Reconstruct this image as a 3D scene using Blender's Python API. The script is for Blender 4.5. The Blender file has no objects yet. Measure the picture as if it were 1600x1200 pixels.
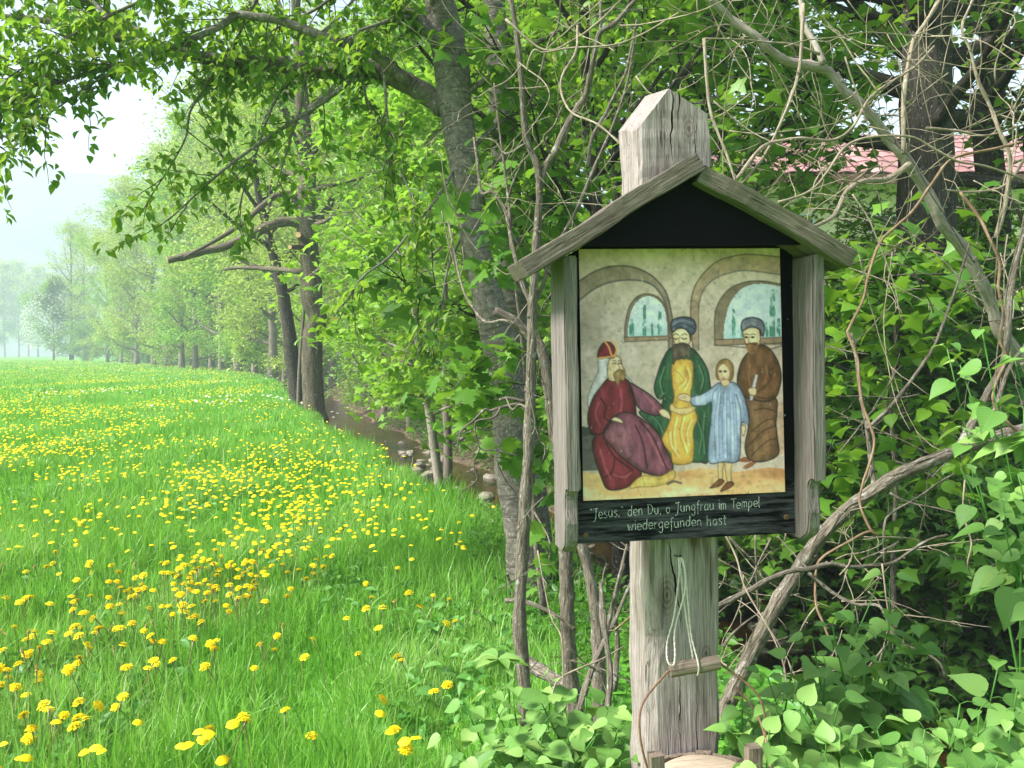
import bpy, math, random
import numpy as np
from mathutils import Matrix, Vector

# ------------------------------------------------------------------ camera, sky, sun, exposure
sc = bpy.context.scene
COL = sc.collection
R = math.radians
EYE = 1.6
FPX = 1500.0                                   # focal length in pixels of the 1600 px wide picture
PITCH = math.atan(47 / FPX)

cam_d = bpy.data.cameras.new('camera')
cam_d.lens = 36.0 * FPX / 1600.0
cam_d.sensor_width = 36.0
cam_d.clip_start = 0.05
cam_d.clip_end = 3000
cam = bpy.data.objects.new('camera', cam_d)
cam.location = (0, 0, EYE)
cam.rotation_euler = (math.pi / 2 - PITCH, 0, 0)
COL.objects.link(cam)
sc.camera = cam

SUN_EL, SUN_AZ = R(45), R(254)                 # azimuth clockwise from +Y: from the left, over the meadow
world = bpy.data.worlds.new('World')
sc.world = world
world.use_nodes = True
wn, wl = world.node_tree.nodes, world.node_tree.links
wn.clear()
sky = wn.new('ShaderNodeTexSky')
sky.sky_type = 'NISHITA'
sky.sun_disc = False
sky.sun_elevation = SUN_EL
sky.sun_rotation = SUN_AZ
sky.air_density = 1.0
sky.dust_density = 2.0
sky.ozone_density = 1.0
hs = wn.new('ShaderNodeHueSaturation')
hs.inputs['Saturation'].default_value = 0.65
bg = wn.new('ShaderNodeBackground')
bg.inputs['Strength'].default_value = 0.095
wo = wn.new('ShaderNodeOutputWorld')
wl.new(sky.outputs[0], hs.inputs['Color'])
wl.new(hs.outputs[0], bg.inputs['Color'])
wl.new(bg.outputs[0], wo.inputs['Surface'])

sun_d = bpy.data.lights.new('sun', 'SUN')
sun_d.energy = 5.0
sun_d.angle = R(14)
sun_d.color = (1.0, 0.965, 0.90)
sun = bpy.data.objects.new('sun', sun_d)
sdir = Vector((math.sin(SUN_AZ) * math.cos(SUN_EL), math.cos(SUN_AZ) * math.cos(SUN_EL), math.sin(SUN_EL)))
sun.rotation_euler = sdir.to_track_quat('Z', 'Y').to_euler()
sun.location = (-20, -10, 40)
COL.objects.link(sun)

sc.view_settings.view_transform = 'Standard'
sc.view_settings.look = 'None'
sc.view_settings.gamma = 1.0
sc.view_settings.exposure = 1.42
sc.view_settings.use_curve_mapping = False

sc.render.engine = 'CYCLES'
cy = sc.cycles
cy.max_bounces = 7
cy.diffuse_bounces = 2
cy.glossy_bounces = 2
cy.transmission_bounces = 5
cy.transparent_max_bounces = 8
cy.volume_bounces = 1
cy.use_denoising = True
cy.caustics_reflective = False
cy.caustics_refractive = False
cy.sample_clamp_indirect = 6

# ------------------------------------------------------------------ helpers
def A(*v):
    return np.array(v, float)

def px(x, y, Y):
    """world point at depth Y that the photograph shows at pixel x, y"""
    u, v = (x - 800) / FPX, -(y - 600) / FPX
    d = A(u, math.cos(PITCH) + v * math.sin(PITCH), -math.sin(PITCH) + v * math.cos(PITCH))
    return A(0, 0, EYE) + d * (Y / d[1])

def tag(o, label=None, cat=None, group=None, kind=None):
    if label: o['label'] = label
    if cat: o['category'] = cat
    if group: o['group'] = group
    if kind: o['kind'] = kind
    return o

def empty(name, loc, label, cat, group=None):
    o = bpy.data.objects.new(name, None)
    o.empty_display_size = 0.1
    o.location = loc
    COL.objects.link(o)
    return tag(o, label, cat, group)

def link(o, parent=None):
    COL.objects.link(o)
    if parent is not None: o.parent = parent
    return o

def make_mesh(name, V, F, mat=None, smooth=True, tc=None, rnd=None, col=None):
    """F: list of int arrays (n,k), one per polygon size"""
    V = np.asarray(V, np.float32)
    me = bpy.data.meshes.new(name)
    me.vertices.add(len(V))
    me.vertices.foreach_set('co', V.ravel())
    F = [np.asarray(f, np.int32) for f in F if len(f)]
    nl = sum(f.size for f in F); npoly = sum(len(f) for f in F)
    me.loops.add(nl); me.polygons.add(npoly)
    me.loops.foreach_set('vertex_index', np.concatenate([f.ravel() for f in F]))
    st, tot = [], []
    s = 0
    for f in F:
        k = f.shape[1]
        st.append(s + np.arange(len(f)) * k); tot.append(np.full(len(f), k))
        s += f.size
    me.polygons.foreach_set('loop_start', np.concatenate(st).astype(np.int32))
    me.polygons.foreach_set('loop_total', np.concatenate(tot).astype(np.int32))
    me.polygons.foreach_set('use_smooth', np.full(npoly, bool(smooth)))
    if tc is not None:
        a = me.attributes.new('tc', 'FLOAT_VECTOR', 'POINT')
        a.data.foreach_set('vector', np.asarray(tc, np.float32).ravel())
    if rnd is not None:
        a = me.attributes.new('rnd', 'FLOAT', 'POINT')
        a.data.foreach_set('value', np.asarray(rnd, np.float32).ravel())
    if col is not None:
        a = me.attributes.new('Col', 'FLOAT_COLOR', 'POINT')
        c = np.ones((len(V), 4), np.float32); c[:, :3] = col
        a.data.foreach_set('color', c.ravel())
    me.update(calc_edges=True)
    me.validate()
    if mat is not None: me.materials.append(mat)
    return me

def obj(name, me, parent=None, **kw):
    o = bpy.data.objects.new(name, me)
    link(o, parent)
    return tag(o, **kw)

class MB:
    """collects pieces of ONE part"""
    def __init__(s): s.V = []; s.F = {}; s.TC = []; s.n = 0; s.rn = []
    def add(s, V, F, tc=None, rnd=0.5):
        V = np.asarray(V, float)
        s.V.append(V)
        for f in F:
            f = np.asarray(f)
            if len(f): s.F.setdefault(f.shape[1], []).append(f + s.n)
        s.TC.append(V.copy() if tc is None else np.asarray(tc, float))
        s.rn.append(np.full(len(V), rnd))
        s.n += len(V)
    def tube(s, P, Rr, n=8, rnd=0.5):
        V, F, T = tube(P, Rr, n); s.add(V, F, T, rnd)
    def box(s, lo, hi, grain=2, jit=0.0, rg=None, bev=0.0):
        V, F = boxvf(lo, hi)
        if jit: V = V + rg.normal(0, jit, V.shape)
        T = V.copy()
        if grain == 0: T = T[:, [1, 2, 0]]
        elif grain == 1: T = T[:, [0, 2, 1]]
        s.add(V, F, T)
    def mesh(s, name, mat, off=(0, 0, 0), smooth=True):
        V = np.concatenate(s.V) - np.asarray(off)
        return make_mesh(name, V, [np.concatenate(f) for f in s.F.values()], mat, smooth, np.concatenate(s.TC), np.concatenate(s.rn))
    def build(s, name, mat, parent=None, off=(0, 0, 0), smooth=True, **kw):
        return obj(name, s.mesh(name, mat, off, smooth), parent, **kw)

def boxvf(lo, hi):
    x0, y0, z0 = lo; x1, y1, z1 = hi
    V = A([x0, y0, z0], [x1, y0, z0], [x1, y1, z0], [x0, y1, z0], [x0, y0, z1], [x1, y0, z1], [x1, y1, z1], [x0, y1, z1])
    F = np.array([[0, 3, 2, 1], [4, 5, 6, 7], [0, 1, 5, 4], [1, 2, 6, 5], [2, 3, 7, 6], [3, 0, 4, 7]])
    return V, [F]

def tube(P, Rr, n=8):
    P = np.asarray(P, float); m = len(P)
    Rr = np.broadcast_to(np.asarray(Rr, float), (m,))
    T = np.gradient(P, axis=0)
    T /= np.linalg.norm(T, axis=1)[:, None] + 1e-9
    ref = A(1, 0, 0) if abs(T[0, 0]) < 0.8 else A(0, 1, 0)
    ang = np.arange(n) * 2 * math.pi / n
    ca, sa = np.cos(ang), np.sin(ang)
    V = np.empty((m, n, 3)); TC = np.empty((m, n, 3))
    L = np.concatenate([[0], np.cumsum(np.linalg.norm(np.diff(P, axis=0), axis=1))])
    u = ref
    for i in range(m):
        u = u - T[i] * (u @ T[i]); u /= np.linalg.norm(u) + 1e-9
        w = np.cross(T[i], u)
        V[i] = P[i] + Rr[i] * (ca[:, None] * u + sa[:, None] * w)
        TC[i, :, 0] = ca * Rr[0]; TC[i, :, 1] = sa * Rr[0]; TC[i, :, 2] = L[i] + P[0, 0] * 7.3
    i0 = np.arange(m - 1)[:, None] * n; j = np.arange(n)[None]; j2 = (j + 1) % n
    F = np.stack([i0 + j, i0 + j2, i0 + n + j2, i0 + n + j], -1).reshape(-1, 4)
    V = V.reshape(-1, 3); TC = TC.reshape(-1, 3)
    caps = np.array([list(range(n))[::-1], list(range((m - 1) * n, m * n))])
    return V, [F, caps], TC

def spline(P, k=4):
    """Catmull-Rom through points (any columns)"""
    P = np.asarray(P, float)
    if len(P) < 3: return np.array([P[0] + (P[-1] - P[0]) * t for t in np.linspace(0, 1, k + 1)])
    Q = np.vstack([2 * P[0] - P[1], P, 2 * P[-1] - P[-2]])
    out = []
    for i in range(1, len(Q) - 2):
        a, b, c, d = Q[i - 1], Q[i], Q[i + 1], Q[i + 2]
        for t in np.arange(k) / k:
            out.append(0.5 * (2 * b + (c - a) * t + (2 * a - 5 * b + 4 * c - d) * t * t + (3 * b - a - 3 * c + d) * t ** 3))
    out.append(P[-1])
    return np.array(out)

def pix_branch(pts, Y, w, k=4, rg=None, wob=0.0):
    """pts in photo pixels; Y, w may be (start, end); returns world polyline and radii"""
    pts = np.asarray(pts, float)
    Ya, Yb = Y if isinstance(Y, tuple) else (Y, Y)
    wa, wb = w if isinstance(w, tuple) else (w, w)
    t = np.concatenate([[0], np.cumsum(np.linalg.norm(np.diff(pts, axis=0), axis=1))]); t /= t[-1]
    Yt = Ya + (Yb - Ya) * t
    if rg is not None and wob: Yt = Yt + rg.normal(0, wob, len(Yt)).cumsum() * 0.5
    P = np.array([px(p[0], p[1], y) for p, y in zip(pts, Yt)])
    rr = (wa + (wb - wa) * t) / 2 * Yt / FPX
    S = spline(np.c_[P, rr], k)
    rad = np.maximum(S[:, 3], 0.0008)
    if rg is not None: rad = rad * (1 + rg.normal(0, 0.06, len(rad)))
    return S[:, :3], rad

def norm(v):
    return v / (np.linalg.norm(v, axis=-1, keepdims=True) + 1e-9)

def bases(axis, up):
    """columns x, y(=axis), z(~up)"""
    y = norm(axis); x = norm(np.cross(y, up)); z = np.cross(x, y)
    return np.stack([x, y, z], -1)

def leaf_mesh(tmpl, pos, B, s, rnd, mat, name):
    tv, tf = tmpl
    n, k = len(pos), len(tv)
    V = pos[:, None] + (np.einsum('nij,kj->nki', B, tv) * s[:, None, None])
    F = [(np.asarray(f)[None] + (np.arange(n) * k)[:, None, None]).reshape(-1, np.asarray(f).shape[1]) for f in tf]
    return make_mesh(name, V.reshape(-1, 3), F, mat, True, np.tile(tv, (n, 1)), np.repeat(rnd, k))

def leaves(parent, base, tmpl, pos, axis, up, s, rnd, mat, matobj, indiv=0, name='leaf', rest='foliage'):
    """indiv nearest leaves in view as objects sharing meshes, the others as one part"""
    base = np.asarray(base, float)
    B = bases(axis, up)
    idx = np.arange(len(pos))
    if indiv:
        Y = pos[:, 1]; X = pos[:, 0]; Z = pos[:, 2] - EYE
        ok = (Y > 0.4) & (np.abs(X) < 0.55 * Y) & (np.abs(Z) < 0.44 * Y)
        key = np.where(ok, Y, 1e6 + Y)
        order = np.argsort(key)
        pick, idx = order[:indiv], order[indiv:]
        me = make_mesh(name, tmpl[0], tmpl[1], matobj, True, tmpl[0])
        for i in pick:
            o = bpy.data.objects.new(name, me)
            M = Matrix(((B[i] * s[i]).tolist())).to_4x4()
            M.translation = Vector(pos[i] - base)
            link(o, parent); o.matrix_basis = M
    if len(idx):
        me = leaf_mesh(tmpl, pos[idx] - base, B[idx], s[idx], rnd[idx], mat, rest)
        return obj(rest, me, parent, kind='stuff')

def copy_tree(o, parent=None):
    c = o.copy(); COL.objects.link(c)
    if parent is not None: c.parent = parent
    for ch in list(o.children): copy_tree(ch, c)
    return c

# ------------------------------------------------------------------ materials
def newmat(name):
    m = bpy.data.materials.new(name); m.use_nodes = True
    nt = m.node_tree; nt.nodes.clear()
    out = nt.nodes.new('ShaderNodeOutputMaterial')
    return m, nt, out

def N(nt, typ, **kw):
    n = nt.nodes.new(typ)
    for k, v in kw.items():
        if k.startswith('i_'):
            key = k[2:]
            key = int(key) if key.isdigit() else key.replace('_', ' ')
            n.inputs[key].default_value = v
        else: setattr(n, k, v)
    return n

def ramp(nt, stops, fac=None):
    r = nt.nodes.new('ShaderNodeValToRGB')
    e = r.color_ramp.elements
    while len(e) < len(stops): e.new(0.5)
    for el, (p, c) in zip(e, stops):
        el.position = p
        el.color = (*c, 1) if len(c) == 3 else c
    if fac is not None: nt.links.new(fac, r.inputs[0])
    return r

def mixc(nt, a, b, fac, mode='MIX'):
    m = nt.nodes.new('ShaderNodeMix'); m.data_type = 'RGBA'; m.blend_type = mode
    for sock, v in ((m.inputs[0], fac), (m.inputs[6], a), (m.inputs[7], b)):
        if isinstance(v, bpy.types.NodeSocket): nt.links.new(v, sock)
        else: sock.default_value = v if not isinstance(v, tuple) or len(v) == 4 else (*v, 1)
    return m.outputs[2]

def tcoord(nt, scale=(1, 1, 1), attr='tc'):
    a = N(nt, 'ShaderNodeAttribute', attribute_name=attr)
    mp = N(nt, 'ShaderNodeMapping'); mp.inputs['Scale'].default_value = scale
    nt.links.new(a.outputs['Vector'], mp.inputs[0])
    return mp.outputs[0]

def noise(nt, vec, scale, detail=4, rough=0.55, dist=0.0):
    n = N(nt, 'ShaderNodeTexNoise')
    n.inputs['Scale'].default_value = scale; n.inputs['Detail'].default_value = detail
    n.inputs['Roughness'].default_value = rough; n.inputs['Distortion'].default_value = dist
    if vec is not None: nt.links.new(vec, n.inputs['Vector'])
    return n.outputs['Fac']

def bump(nt, h, strength, dist=0.01):
    b = N(nt, 'ShaderNodeBump'); b.inputs['Strength'].default_value = strength; b.inputs['Distance'].default_value = dist
    nt.links.new(h, b.inputs['Height'])
    return b.outputs[0]

def pbsdf(nt, out, color, rough=0.8, normal=None, spec=0.3):
    p = N(nt, 'ShaderNodeBsdfPrincipled')
    if isinstance(color, bpy.types.NodeSocket): nt.links.new(color, p.inputs['Base Color'])
    else: p.inputs['Base Color'].default_value = (*color, 1)
    if isinstance(rough, bpy.types.NodeSocket): nt.links.new(rough, p.inputs['Roughness'])
    else: p.inputs['Roughness'].default_value = rough
    p.inputs['Specular IOR Level'].default_value = spec
    if normal is not None: nt.links.new(normal, p.inputs['Normal'])
    if out is not None: nt.links.new(p.outputs[0], out.inputs['Surface'])
    return p

def leaf_mat(name, stops, trans, tmix=0.35, rough=0.45, single=False, veins=False, spec=0.35):
    m, nt, out = newmat(name)
    if single: f = N(nt, 'ShaderNodeObjectInfo').outputs['Random']
    else: f = N(nt, 'ShaderNodeAttribute', attribute_name='rnd').outputs['Fac']
    k = len(stops)
    c = ramp(nt, [(i / (k - 1), s) for i, s in enumerate(stops)], f).outputs[0]
    nrm = None
    if veins:
        a = N(nt, 'ShaderNodeAttribute', attribute_name='tc')
        sx = N(nt, 'ShaderNodeSeparateXYZ'); nt.links.new(a.outputs['Vector'], sx.inputs[0])
        ab = N(nt, 'ShaderNodeMath', operation='ABSOLUTE'); nt.links.new(sx.outputs[0], ab.inputs[0])
        q = N(nt, 'ShaderNodeMath', operation='MULTIPLY_ADD'); nt.links.new(ab.outputs[0], q.inputs[0]); q.inputs[1].default_value = -1.0; nt.links.new(sx.outputs[1], q.inputs[2])
        w = N(nt, 'ShaderNodeMath', operation='MULTIPLY'); nt.links.new(q.outputs[0], w.inputs[0]); w.inputs[1].default_value = 44
        sn = N(nt, 'ShaderNodeMath', operation='SINE'); nt.links.new(w.outputs[0], sn.inputs[0])
        pw = ramp(nt, [(0.0, (0, 0, 0)), (0.86, (0, 0, 0)), (1.0, (1, 1, 1))])
        mr = N(nt, 'ShaderNodeMath', operation='MULTIPLY_ADD', i_1=0.5, i_2=0.5); nt.links.new(sn.outputs[0], mr.inputs[0])
        nt.links.new(mr.outputs[0], pw.inputs[0])
        mid = N(nt, 'ShaderNodeMath', operation='LESS_THAN', i_1=0.012); nt.links.new(ab.outputs[0], mid.inputs[0])
        mx = N(nt, 'ShaderNodeMath', operation='MAXIMUM'); nt.links.new(pw.outputs[0], mx.inputs[0]); nt.links.new(mid.outputs[0], mx.inputs[1])
        fac = N(nt, 'ShaderNodeMath', operation='MULTIPLY', i_1=0.35); nt.links.new(mx.outputs[0], fac.inputs[0])
        c = mixc(nt, c, (0.20, 0.36, 0.10), fac.outputs[0])
        nrm = bump(nt, mx.outputs[0], 0.25, 0.002)
    p = pbsdf(nt, None, c, rough, nrm, spec)
    t = N(nt, 'ShaderNodeBsdfTranslucent')
    tcx = mixc(nt, c, (*trans, 1), 0.6)
    nt.links.new(tcx, t.inputs[0])
    mx2 = N(nt, 'ShaderNodeMixShader', i_0=tmix)
    nt.links.new(p.outputs[0], mx2.inputs[1]); nt.links.new(t.outputs[0], mx2.inputs[2])
    nt.links.new(mx2.outputs[0], out.inputs['Surface'])
    return m

def bark_mat(name, c1, c2, c3, scale=(40, 40, 8), moss=0.0, lichen=0.0, bstr=0.6, bands=False):
    m, nt, out = newmat(name)
    v = tcoord(nt, scale)
    f = noise(nt, v, 1.0, 5, 0.6, 0.4)
    c = ramp(nt, [(0.28, c1), (0.52, c2), (0.75, c3)], f).outputs[0]
    h = f
    v2 = tcoord(nt, (1, 1, 1))
    if bands:
        vb = tcoord(nt, (3, 3, 70))
        fb = noise(nt, vb, 1.0, 3, 0.5)
        bm = ramp(nt, [(0.56, (0, 0, 0)), (0.66, (1, 1, 1))], fb).outputs[0]
        c = mixc(nt, c, c1, bm)
    if moss:
        fm = noise(nt, v2, 3.0, 4)
        mm = ramp(nt, [(0.62 - 0.3 * moss, (0, 0, 0)), (0.72, (1, 1, 1))], fm).outputs[0]
        k = N(nt, 'ShaderNodeMath', operation='MULTIPLY', i_1=0.6); nt.links.new(mm, k.inputs[0])
        c = mixc(nt, c, (0.07, 0.085, 0.025), k.outputs[0])
    if lichen:
        fl = noise(nt, v2, 38.0, 3)
        lm = ramp(nt, [(0.66 - 0.1 * lichen, (0, 0, 0)), (0.70, (1, 1, 1))], fl).outputs[0]
        c = mixc(nt, c, (0.36, 0.36, 0.32), lm)
    pbsdf(nt, out, c, 0.9, bump(nt, h, bstr, 0.02), 0.15)
    return m

def wood_mat(name, dark, mid, light, moss=0.0, stain=0.0, cracks=1.0):
    """weathered wood; tc.z runs along the grain (metres)"""
    m, nt, out = newmat(name)
    vf = tcoord(nt, (420, 420, 14)); vm = tcoord(nt, (130, 130, 3.5)); vb = tcoord(nt, (9, 9, 3))
    fine = noise(nt, vf, 1.0, 4, 0.6, 0.3); med = noise(nt, vm, 1.0, 4, 0.6, 0.8); big = noise(nt, vb, 1.0, 4)
    c = ramp(nt, [(0.25, dark), (0.5, mid), (0.78, light)], fine).outputs[0]
    c2 = ramp(nt, [(0.3, dark), (0.55, mid), (0.8, light)], med).outputs[0]
    c = mixc(nt, c, c2, 0.5)
    ck = ramp(nt, [(0.30, (1, 1, 1)), (0.36, (0, 0, 0))], noise(nt, tcoord(nt, (190, 190, 4.0)), 1.0, 3, 0.6, 0.4)).outputs[0]
    ckm = N(nt, 'ShaderNodeMath', operation='MULTIPLY', i_1=0.75 * cracks); nt.links.new(ck, ckm.inputs[0])
    c = mixc(nt, c, tuple(x * 0.22 for x in dark), ckm.outputs[0])
    if moss:
        fm = ramp(nt, [(0.45, (0, 0, 0)), (0.7, (1, 1, 1))], big).outputs[0]
        k = N(nt, 'ShaderNodeMath', operation='MULTIPLY', i_1=moss); nt.links.new(fm, k.inputs[0])
        c = mixc(nt, c, (0.15, 0.16, 0.06), k.outputs[0])
    if stain:
        fs = ramp(nt, [(0.55, (0, 0, 0)), (0.68, (1, 1, 1))], noise(nt, tcoord(nt, (14, 14, 4)), 1.0, 3)).outputs[0]
        k = N(nt, 'ShaderNodeMath', operation='MULTIPLY', i_1=stain); nt.links.new(fs, k.inputs[0])
        c = mixc(nt, c, (0.075, 0.05, 0.035), k.outputs[0])
    hh = N(nt, 'ShaderNodeMath', operation='SUBTRACT'); nt.links.new(fine, hh.inputs[0]); nt.links.new(ck, hh.inputs[1])
    h2 = N(nt, 'ShaderNodeMath', operation='ADD'); nt.links.new(hh.outputs[0], h2.inputs[0]); nt.links.new(med, h2.inputs[1])
    pbsdf(nt, out, c, 0.88, bump(nt, h2.outputs[0], 0.9, 0.005), 0.12)
    return m

def plain_mat(name, c1, c2, scale, rough=0.8, bstr=0.2, attr='tc', spec=0.3):
    m, nt, out = newmat(name)
    f = noise(nt, tcoord(nt, (1, 1, 1), attr), scale, 4)
    c = ramp(nt, [(0.3, c1), (0.7, c2)], f).outputs[0]
    pbsdf(nt, out, c, rough, bump(nt, f, bstr, 0.01), spec)
    return m

M = {}
M['post'] = wood_mat('weathered post wood', (0.09, 0.07, 0.062), (0.36, 0.305, 0.29), (0.68, 0.61, 0.60), moss=0.35, stain=0.45, cracks=0.9)
M['board'] = wood_mat('weathered board wood', (0.068, 0.055, 0.05), (0.215, 0.182, 0.172), (0.39, 0.345, 0.335), moss=0.0, stain=0.25, cracks=0.55)
M['roof'] = wood_mat('weathered roof wood', (0.03, 0.022, 0.018), (0.155, 0.125, 0.105), (0.40, 0.355, 0.32), moss=0.3, stain=0.35, cracks=1.0)
M['peg'] = wood_mat('brown old wood', (0.09, 0.065, 0.05), (0.23, 0.18, 0.14), (0.40, 0.34, 0.28), moss=0.1, stain=0.2)
M['pale_wood'] = wood_mat('pale cut wood', (0.30, 0.22, 0.15), (0.48, 0.39, 0.29), (0.60, 0.51, 0.40), stain=0.1, cracks=0.4)
M['cherry_bark'] = bark_mat('cherry bark', (0.08, 0.07, 0.06), (0.165, 0.15, 0.128), (0.28, 0.255, 0.22), (14, 14, 30), moss=0.4, lichen=0.4, bstr=0.6, bands=True)
M['dark_bark'] = bark_mat('dark rough bark', (0.02, 0.017, 0.014), (0.05, 0.044, 0.036), (0.10, 0.09, 0.075), (26, 26, 5), moss=0.25, lichen=0.25, bstr=1.0)
M['oak_bark'] = bark_mat('brown field tree bark', (0.045, 0.034, 0.024), (0.12, 0.095, 0.07), (0.24, 0.205, 0.155), (8, 8, 2.2), moss=0.5, lichen=0.7, bstr=1.0)
M['far_bark'] = bark_mat('far bark', (0.12, 0.10, 0.08), (0.20, 0.17, 0.14), (0.30, 0.26, 0.21), (3, 3, 1), bstr=0.3)
M['pale_bark'] = bark_mat('smooth pale bark', (0.16, 0.13, 0.105), (0.30, 0.26, 0.22), (0.40, 0.36, 0.31), (70, 70, 20), moss=0.15, lichen=0.35, bstr=0.5)
M['stem_bark'] = bark_mat('grey brown stem bark', (0.075, 0.06, 0.045), (0.18, 0.155, 0.12), (0.33, 0.30, 0.245), (110, 110, 24), moss=0.2, lichen=0.6, bstr=1.0)
M['vine'] = bark_mat('tan vine', (0.15, 0.12, 0.085), (0.28, 0.235, 0.17), (0.44, 0.385, 0.30), (120, 120, 26), lichen=0.2, bstr=0.6)
M['brown_vine'] = bark_mat('orange brown vine', (0.12, 0.075, 0.045), (0.22, 0.145, 0.09), (0.36, 0.275, 0.19), (120, 120, 26), bstr=0.5)
M['dead_twig'] = bark_mat('dark dead twig', (0.06, 0.05, 0.04), (0.12, 0.10, 0.08), (0.2, 0.18, 0.15), (60, 60, 20), lichen=0.3)
M['cut_wood'] = plain_mat('fresh cut wood', (0.55, 0.33, 0.15), (0.72, 0.5, 0.28), 20)

LEAFT = {}
def both(key, stops, trans, **kw):
    M[key] = leaf_mat(key, stops, trans, **kw)
    M[key + '_one'] = leaf_mat(key + ' single', stops, trans, single=True, **kw)
both('lilac', [(0.075, 0.19, 0.035), (0.13, 0.28, 0.055), (0.19, 0.36, 0.085), (0.27, 0.43, 0.11)], (0.34, 0.52, 0.06), tmix=0.28, rough=0.5, veins=True)
both('cherry', [(0.06, 0.16, 0.018), (0.10, 0.23, 0.024), (0.18, 0.33, 0.035), (0.24, 0.22, 0.05)], (0.36, 0.56, 0.04), tmix=0.5)
both('maple', [(0.05, 0.14, 0.014), (0.085, 0.205, 0.02), (0.14, 0.29, 0.03)], (0.25, 0.46, 0.03), tmix=0.40)
both('linden', [(0.07, 0.17, 0.014), (0.125, 0.265, 0.02), (0.21, 0.37, 0.03)], (0.32, 0.54, 0.03), tmix=0.42)
both('young', [(0.22, 0.31, 0.05), (0.33, 0.42, 0.075), (0.44, 0.50, 0.12)], (0.42, 0.60, 0.10), tmix=0.42)
both('fresh', [(0.13, 0.28, 0.03), (0.20, 0.37, 0.04), (0.30, 0.46, 0.06)], (0.36, 0.65, 0.05), tmix=0.45)
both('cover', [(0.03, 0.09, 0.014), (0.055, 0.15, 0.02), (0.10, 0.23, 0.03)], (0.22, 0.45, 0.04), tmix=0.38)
both('blossom', [(0.55, 0.58, 0.45), (0.72, 0.74, 0.66), (0.8, 0.8, 0.75)], (0.7, 0.7, 0.6), tmix=0.3)
M['grass'] = leaf_mat('grass', [(0.07, 0.23, 0.02), (0.125, 0.35, 0.036), (0.19, 0.44, 0.058), (0.28, 0.50, 0.12), (0.44, 0.50, 0.24)], (0.28, 0.58, 0.05), tmix=0.42, rough=0.4)
M['weed'] = leaf_mat('weed', [(0.06, 0.19, 0.03), (0.10, 0.28, 0.05), (0.16, 0.36, 0.08)], (0.24, 0.48, 0.06), tmix=0.35)

# ------------------------------------------------------------------ terrain
CY = A(-120, -20, 0, 4, 7, 11.6, 15, 22, 30, 36, 61, 83, 109, 150, 200, 300, 700)
CX = A(40, 9.5, 5.6, 3.9, 2.45, 0.55, -0.6, -2.7, -4.95, -6.7, -13.2, -21, -34, -58, -88, -150, -400)
def cx(y): return np.interp(y, CY, CX)
WATER = -0.86
def hw(y): return 0.95 + 0.1 * np.exp(-((np.asarray(y, float) - 19) / 7) ** 2) + 0.15 * np.sin(np.asarray(y) * 0.7) + 0.1 * np.sin(np.asarray(y) * 1.9 + 1)
def sm(t):
    t = np.clip(t, 0, 1); return t * t * (3 - 2 * t)
_rg = np.random.default_rng(5)
_PH = _rg.uniform(0, 6.28, (10, 2)); _FR = _rg.uniform(0.25, 2.6, (10, 2)) * _rg.choice([-1, 1], (10, 2))
def rough(x, y):
    s = 0
    for (a, b), (p, q) in zip(_FR, _PH): s = s + np.sin(a * x + p + 0.6 * np.sin(b * y)) * np.sin(b * y + q) / (abs(a) + abs(b))
    return s
def bankw(y): return np.interp(y, [0, 6, 10, 18, 40], [1.5, 1.5, 0.75, 0.7, 1.1])
def ground(x, y):
    x = np.asarray(x, float); y = np.asarray(y, float)
    c = cx(y); w = hw(y); d = x - c
    far = sm((y - 120) / 80)
    left = sm((-d - w) / bankw(y)) ** 0.75
    right = sm((d - w) / 2.4)
    bed = -1.02 + 0.06 * rough(x * 2.3, y * 2.1)
    zl = 0.0 + 0.03 * rough(x * 0.6, y * 0.6) + 0.35 * sm((-x - 30) / 120) * sm((y - 40) / 100)
    zr = 0.15 + 1.2 * sm((d - 3) / 9) + 0.08 * rough(x, y)
    z = np.where(d < 0, bed + (zl - bed) * left, bed + (zr - bed) * right)
    edge = np.exp(-((np.abs(d) - w - 0.5) / 0.5) ** 2)
    z = z + 0.06 * edge * rough(x * 2, y * 2)
    return z * (1 - far) + zl * far

def seq(*parts):
    return np.unique(np.concatenate([np.arange(a, b, s) for a, b, s in parts] + [A(parts[-1][1])]))
gx = seq((-640, -200, 40), (-200, -80, 8), (-80, -30, 2.0), (-30, -10, 0.5), (-10, 11, 0.17), (11, 30, 0.7), (30, 100, 6), (100, 640, 45))
gy = seq((-100, -20, 16), (-20, -2, 1.2), (-2, 30, 0.2), (30, 60, 0.7), (60, 150, 2.5), (150, 640, 25))
XX, YY = np.meshgrid(gx, gy, indexing='xy')
ZZ = ground(XX, YY)
nx, ny = len(gx), len(gy)
ii = (np.arange(ny - 1)[:, None] * nx + np.arange(nx - 1)[None]).ravel()
m, nt, out = newmat('meadow and bank soil')
geo = N(nt, 'ShaderNodeNewGeometry')
v = geo.outputs['Position']
sx = N(nt, 'ShaderNodeSeparateXYZ'); nt.links.new(v, sx.inputs[0])
g = ramp(nt, [(0.3, (0.07, 0.21, 0.025)), (0.5, (0.11, 0.32, 0.035)), (0.72, (0.17, 0.41, 0.05))], noise(nt, v, 1.4, 6, 0.65)).outputs[0]
g2 = ramp(nt, [(0.35, (0.09, 0.28, 0.03)), (0.65, (0.17, 0.42, 0.05))], noise(nt, v, 0.12, 4, 0.6)).outputs[0]
g = mixc(nt, g, g2, 0.5)
soil = ramp(nt, [(0.3, (0.035, 0.026, 0.017)), (0.55, (0.085, 0.064, 0.042)), (0.75, (0.17, 0.14, 0.10))], noise(nt, v, 9, 6, 0.7)).outputs[0]
sand = ramp(nt, [(0.3, (0.13, 0.10, 0.06)), (0.6, (0.26, 0.20, 0.13)), (0.8, (0.36, 0.31, 0.24))], noise(nt, v, 14, 5, 0.7)).outputs[0]
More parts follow.
